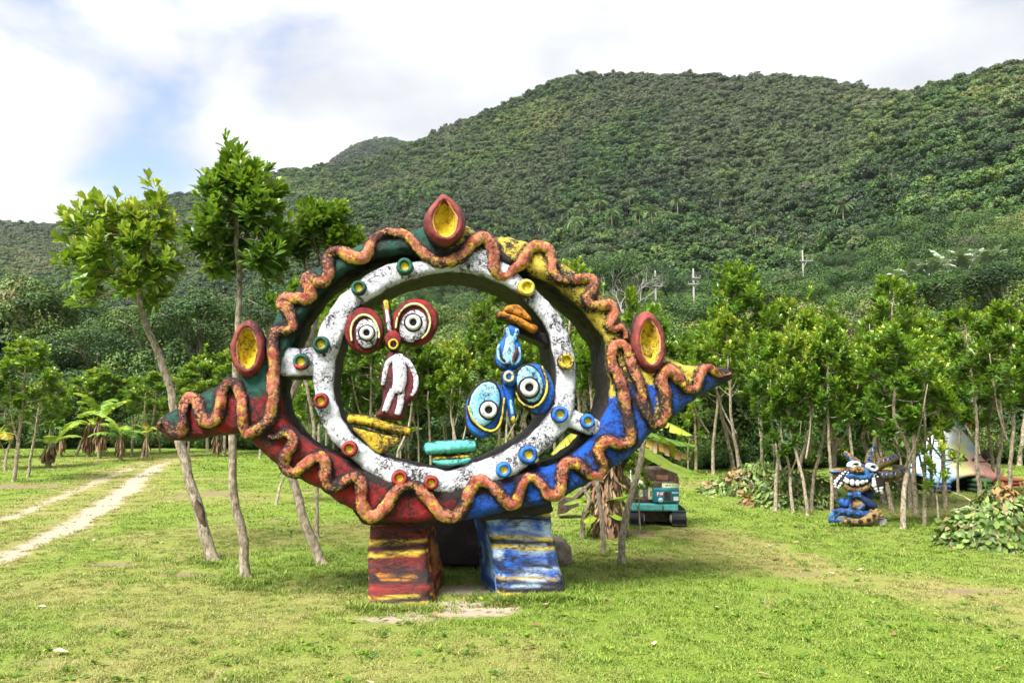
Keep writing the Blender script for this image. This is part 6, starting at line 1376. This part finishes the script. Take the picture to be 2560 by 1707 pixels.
# palms
M_PALM = leaf_mat('palm_frond', [(0.0, (0.05, 0.10, 0.03)), (0.5, (0.11, 0.18, 0.06)), (1.0, (0.22, 0.28, 0.11))], 0.15, 0.45, 0.4, vary=0.3)
PT = np.array([(-0.03, 0, 0), (0.03, 0, 0), (0.02, 1, -0.25), (-0.02, 1, -0.25)])
def palm_meshes(seed, h):
    rg = np.random.default_rng(seed); P = np.array([(0, 0, 0), (0.2 * rg.normal(), 0, h * 0.5), (0.35 * rg.normal(), 0, h)]); P = resample(crom(P, 4), 0.6)
    a = mesh('palm_trunk', *tube(P, np.linspace(0.17, 0.11, len(P)), 7)); a.materials.append(M_BARK); ps, ds, ns, tn, sz = [], [], [], [], []
    for k in range(17):
        az = k * 2.4; el = rg.uniform(-0.3, 1.3); hd = np.array([math.cos(az), math.sin(az), 0]); q = P[-1].copy(); side = np.array([-hd[1], hd[0], 0])
        for s in range(16):
            e = el - 0.075 * s * 1.3; step = math.cos(e) * hd + math.sin(e) * np.array([0, 0, 1]); q = q + step * 0.24
            for sg in (-1, 1): ps.append(q.copy()); ds.append(step * 0.5 + side * sg + np.array([0, 0, -0.35])); ns.append(np.array([0, 0, 1.0])); tn.append(0.5 + 0.15 * rg.normal()); sz.append(1.0 * math.sin(0.35 + s / 16 * 2.5))
    V, f, t_ = leaves(np.array(ps), np.array(ds), np.array(ns), np.array(sz), np.clip(np.array(tn), 0, 1), 2.0, PT, np.array([(0, 1, 2, 3)]), np.zeros((0, 3), int))
    b = mesh('palm_fronds', V, f, {'tone': t_}, smooth=False); b.materials.append(M_PALM); return a, b
PALMS = [palm_meshes(k, 8.5) for k in range(3)]
rg = np.random.default_rng(4)
PPX = [(1273,455),(1300,515),(1325,525),(1345,540),(1230,540),(1390,520),(1420,545),(1455,530),(1475,500),(1500,520),(1575,505),(1590,525),(1600,545),(1632,550),(1665,545),(1695,510),(1800,500),(1890,590),(2110,540),(1250,575),(1360,575),(1530,545),(1290,560),(1440,580)]
for i, (a_, b_) in enumerate(PPX):
    p = slope_at(a_, b_ + 42, 90); k = i % 3; t = thing('palm_tree', f'{ORD[i]} slender palm standing out of the forest on the slope, counted along the palm belt', 'palm tree', (p[0], p[1], p[2]), rg.random() * 6.28, 'palms on the slope'); t.scale = (rg.uniform(0.65, 0.9),) * 3
    obj('trunk', PALMS[k][0], None, t); obj('fronds', PALMS[k][1], None, t)
# single big trees that stand out at the forest edge
def edge_tree(px, y0, y1, dist, wpx, label, k, seed, dark=False):
    rg = np.random.default_rng(seed); rT = ray(px, y0); top = EYE + rT * (dist / rT[1]); zb = float(terrain_z(np.array(top[0]), np.array(top[1]))); k_ = dist / F
    hgt = (y1 - y0) * k_; w_ = wpx * k_
    t = thing('forest_tree', label, 'tree', (top[0], top[1], zb), rg.random() * 6.28, 'big trees along the forest edge')
    zc = top[2] - zb - hgt * 0.45
    o = obj('crown', EDGE[k % 3], None, t); o.scale = (w_ * 0.52, w_ * 0.52, hgt * 0.62); o.location = (0, 0, zc)
    P = resample(crom([(0, 0, -0.2), (0.2, 0.1, zc * 0.5), (0, 0, zc)], 4), 0.4)
    obj('trunk', mesh('trunk', *join([tube(P, np.linspace(0.22, 0.12, len(P)), 8)] + [tube(np.array([P[int(len(P) * 0.55)], (math.cos(a_) * w_ * 0.18, math.sin(a_) * w_ * 0.18, zc), (math.cos(a_) * w_ * 0.34, math.sin(a_) * w_ * 0.34, zc + hgt * 0.1)]), [0.10, 0.07, 0.04], 6) for a_ in (0.3, 1.7, 3.0, 4.4)])), M_BARK, t)
ET = [(60,705,880,52,330,'broad dark tree with a wide crown at the left edge, above the orchard'),(250,820,960,47,260,'rounded tree with olive-brown flush behind the left orchard'),(500,735,900,46,280,'pale-leaved spreading tree behind the tallest foreground tree'),(170,730,850,60,240,'dark tree crown between the left-edge tree and the leaning tree'),(1800,742,890,62,270,'big dark dome-crowned tree behind the grove, left of the tall utility pole'),(1560,640,760,95,180,'light feathery tree above the right egg'),(1960,700,800,80,200,'spreading bright green tree below the tall utility pole'),(2300,690,800,70,260,'bushy bright green tree above the middle of the right grove'),(2500,660,780,60,280,'bushy tree with a yellowish top near the right edge'),(1440,640,740,85,160,'dark green tree behind the yellow shoulder'),(700,705,860,48,240,'dark tree behind the left shoulder of the sculpture'),(370,760,900,50,200,'dark round tree behind the leaning trunk')]
for i, (a_, y0, y1, d_, w_, lb) in enumerate(ET): edge_tree(a_, y0, y1, d_, w_, lb, i % 5, 500 + i)
# bare grey tree
r_ = ray(1555, 650); top = EYE + r_ * (88 / r_[1]); zb = float(terrain_z(np.array(top[0]), np.array(top[1]))); hB = top[2] - zb
t = thing('bare_tree', 'leafless grey-white tree with spreading twigs above the right shoulder', 'tree', (top[0], top[1], zb), 0); rg = np.random.default_rng(9); tw = []
def branch(p, d, L, r0, lev):
    q = p + d * L; m_ = (p + q) / 2 + rg.normal(0, 0.05, 3) * L; tw.append(tube(np.array([p, m_, q]), [r0, r0 * 0.85, r0 * 0.65], 5, False))
    if lev:
        for k in range(3): nd = unit(d + rg.normal(0, 0.55, 3) + np.array([0, 0, 0.1])); branch(q if k else m_, nd, L * 0.68, r0 * 0.6, lev - 1)
tw0 = tube(np.array([(0, 0, -0.2), (0.1, 0, hB * 0.3), (0, 0, hB * 0.55)]), [0.2, 0.16, 0.13], 7); 
for a_ in (0.2, 1.5, 2.7, 3.9, 5.2): branch(np.array([0, 0, hB * 0.5]), unit(np.array([math.cos(a_), math.sin(a_), 0.8])), hB * 0.22, 0.09, 3)
obj('trunk', mesh('trunk', *tw0), M_POLE, t); obj('twigs', mesh('twigs', *join(tw)), M_POLE, t)
# silvery wild bananas on the right slope
for i, (a_, b_, L) in enumerate([(2230,712,2.4),(2275,706,2.6),(2320,700,3.0),(2370,690,3.2),(2420,680,3.2),(2470,672,3.4)]):
    r_ = ray(a_, b_); p = EYE + r_ * (72 / r_[1])
    banana(0, 0, 1.0, 7, L, f'{ORD[i]} silvery wild banana on the right slope, counted from the left', 'silvery wild bananas', 40 + i, 0, (0.3, 0.9), 0.12, M_SILV, (p[0], p[1], p[2] - 0.8), 'wild_banana', (1.0, 1.45))

# ------------------------------------------------------------------ air between the viewer and the mountain
hz_ = NT('haze_air'); pv_ = hz_.n('ShaderNodeVolumePrincipled'); pv_.inputs['Color'].default_value = (0.86, 0.92, 1.0, 1); pv_.inputs['Density'].default_value = 0.00009; pv_.inputs['Anisotropy'].default_value = 0.3
hz_.l(pv_.outputs[0], hz_.out.inputs['Volume'])
tag(obj('haze', mesh('haze', *box(0, 0, 246, 3600, 3600, 500), smooth=False), hz_.m), 'thin pale haze hanging before the mountain', 'haze', kind='stuff')
print('script', time.time() - T0)
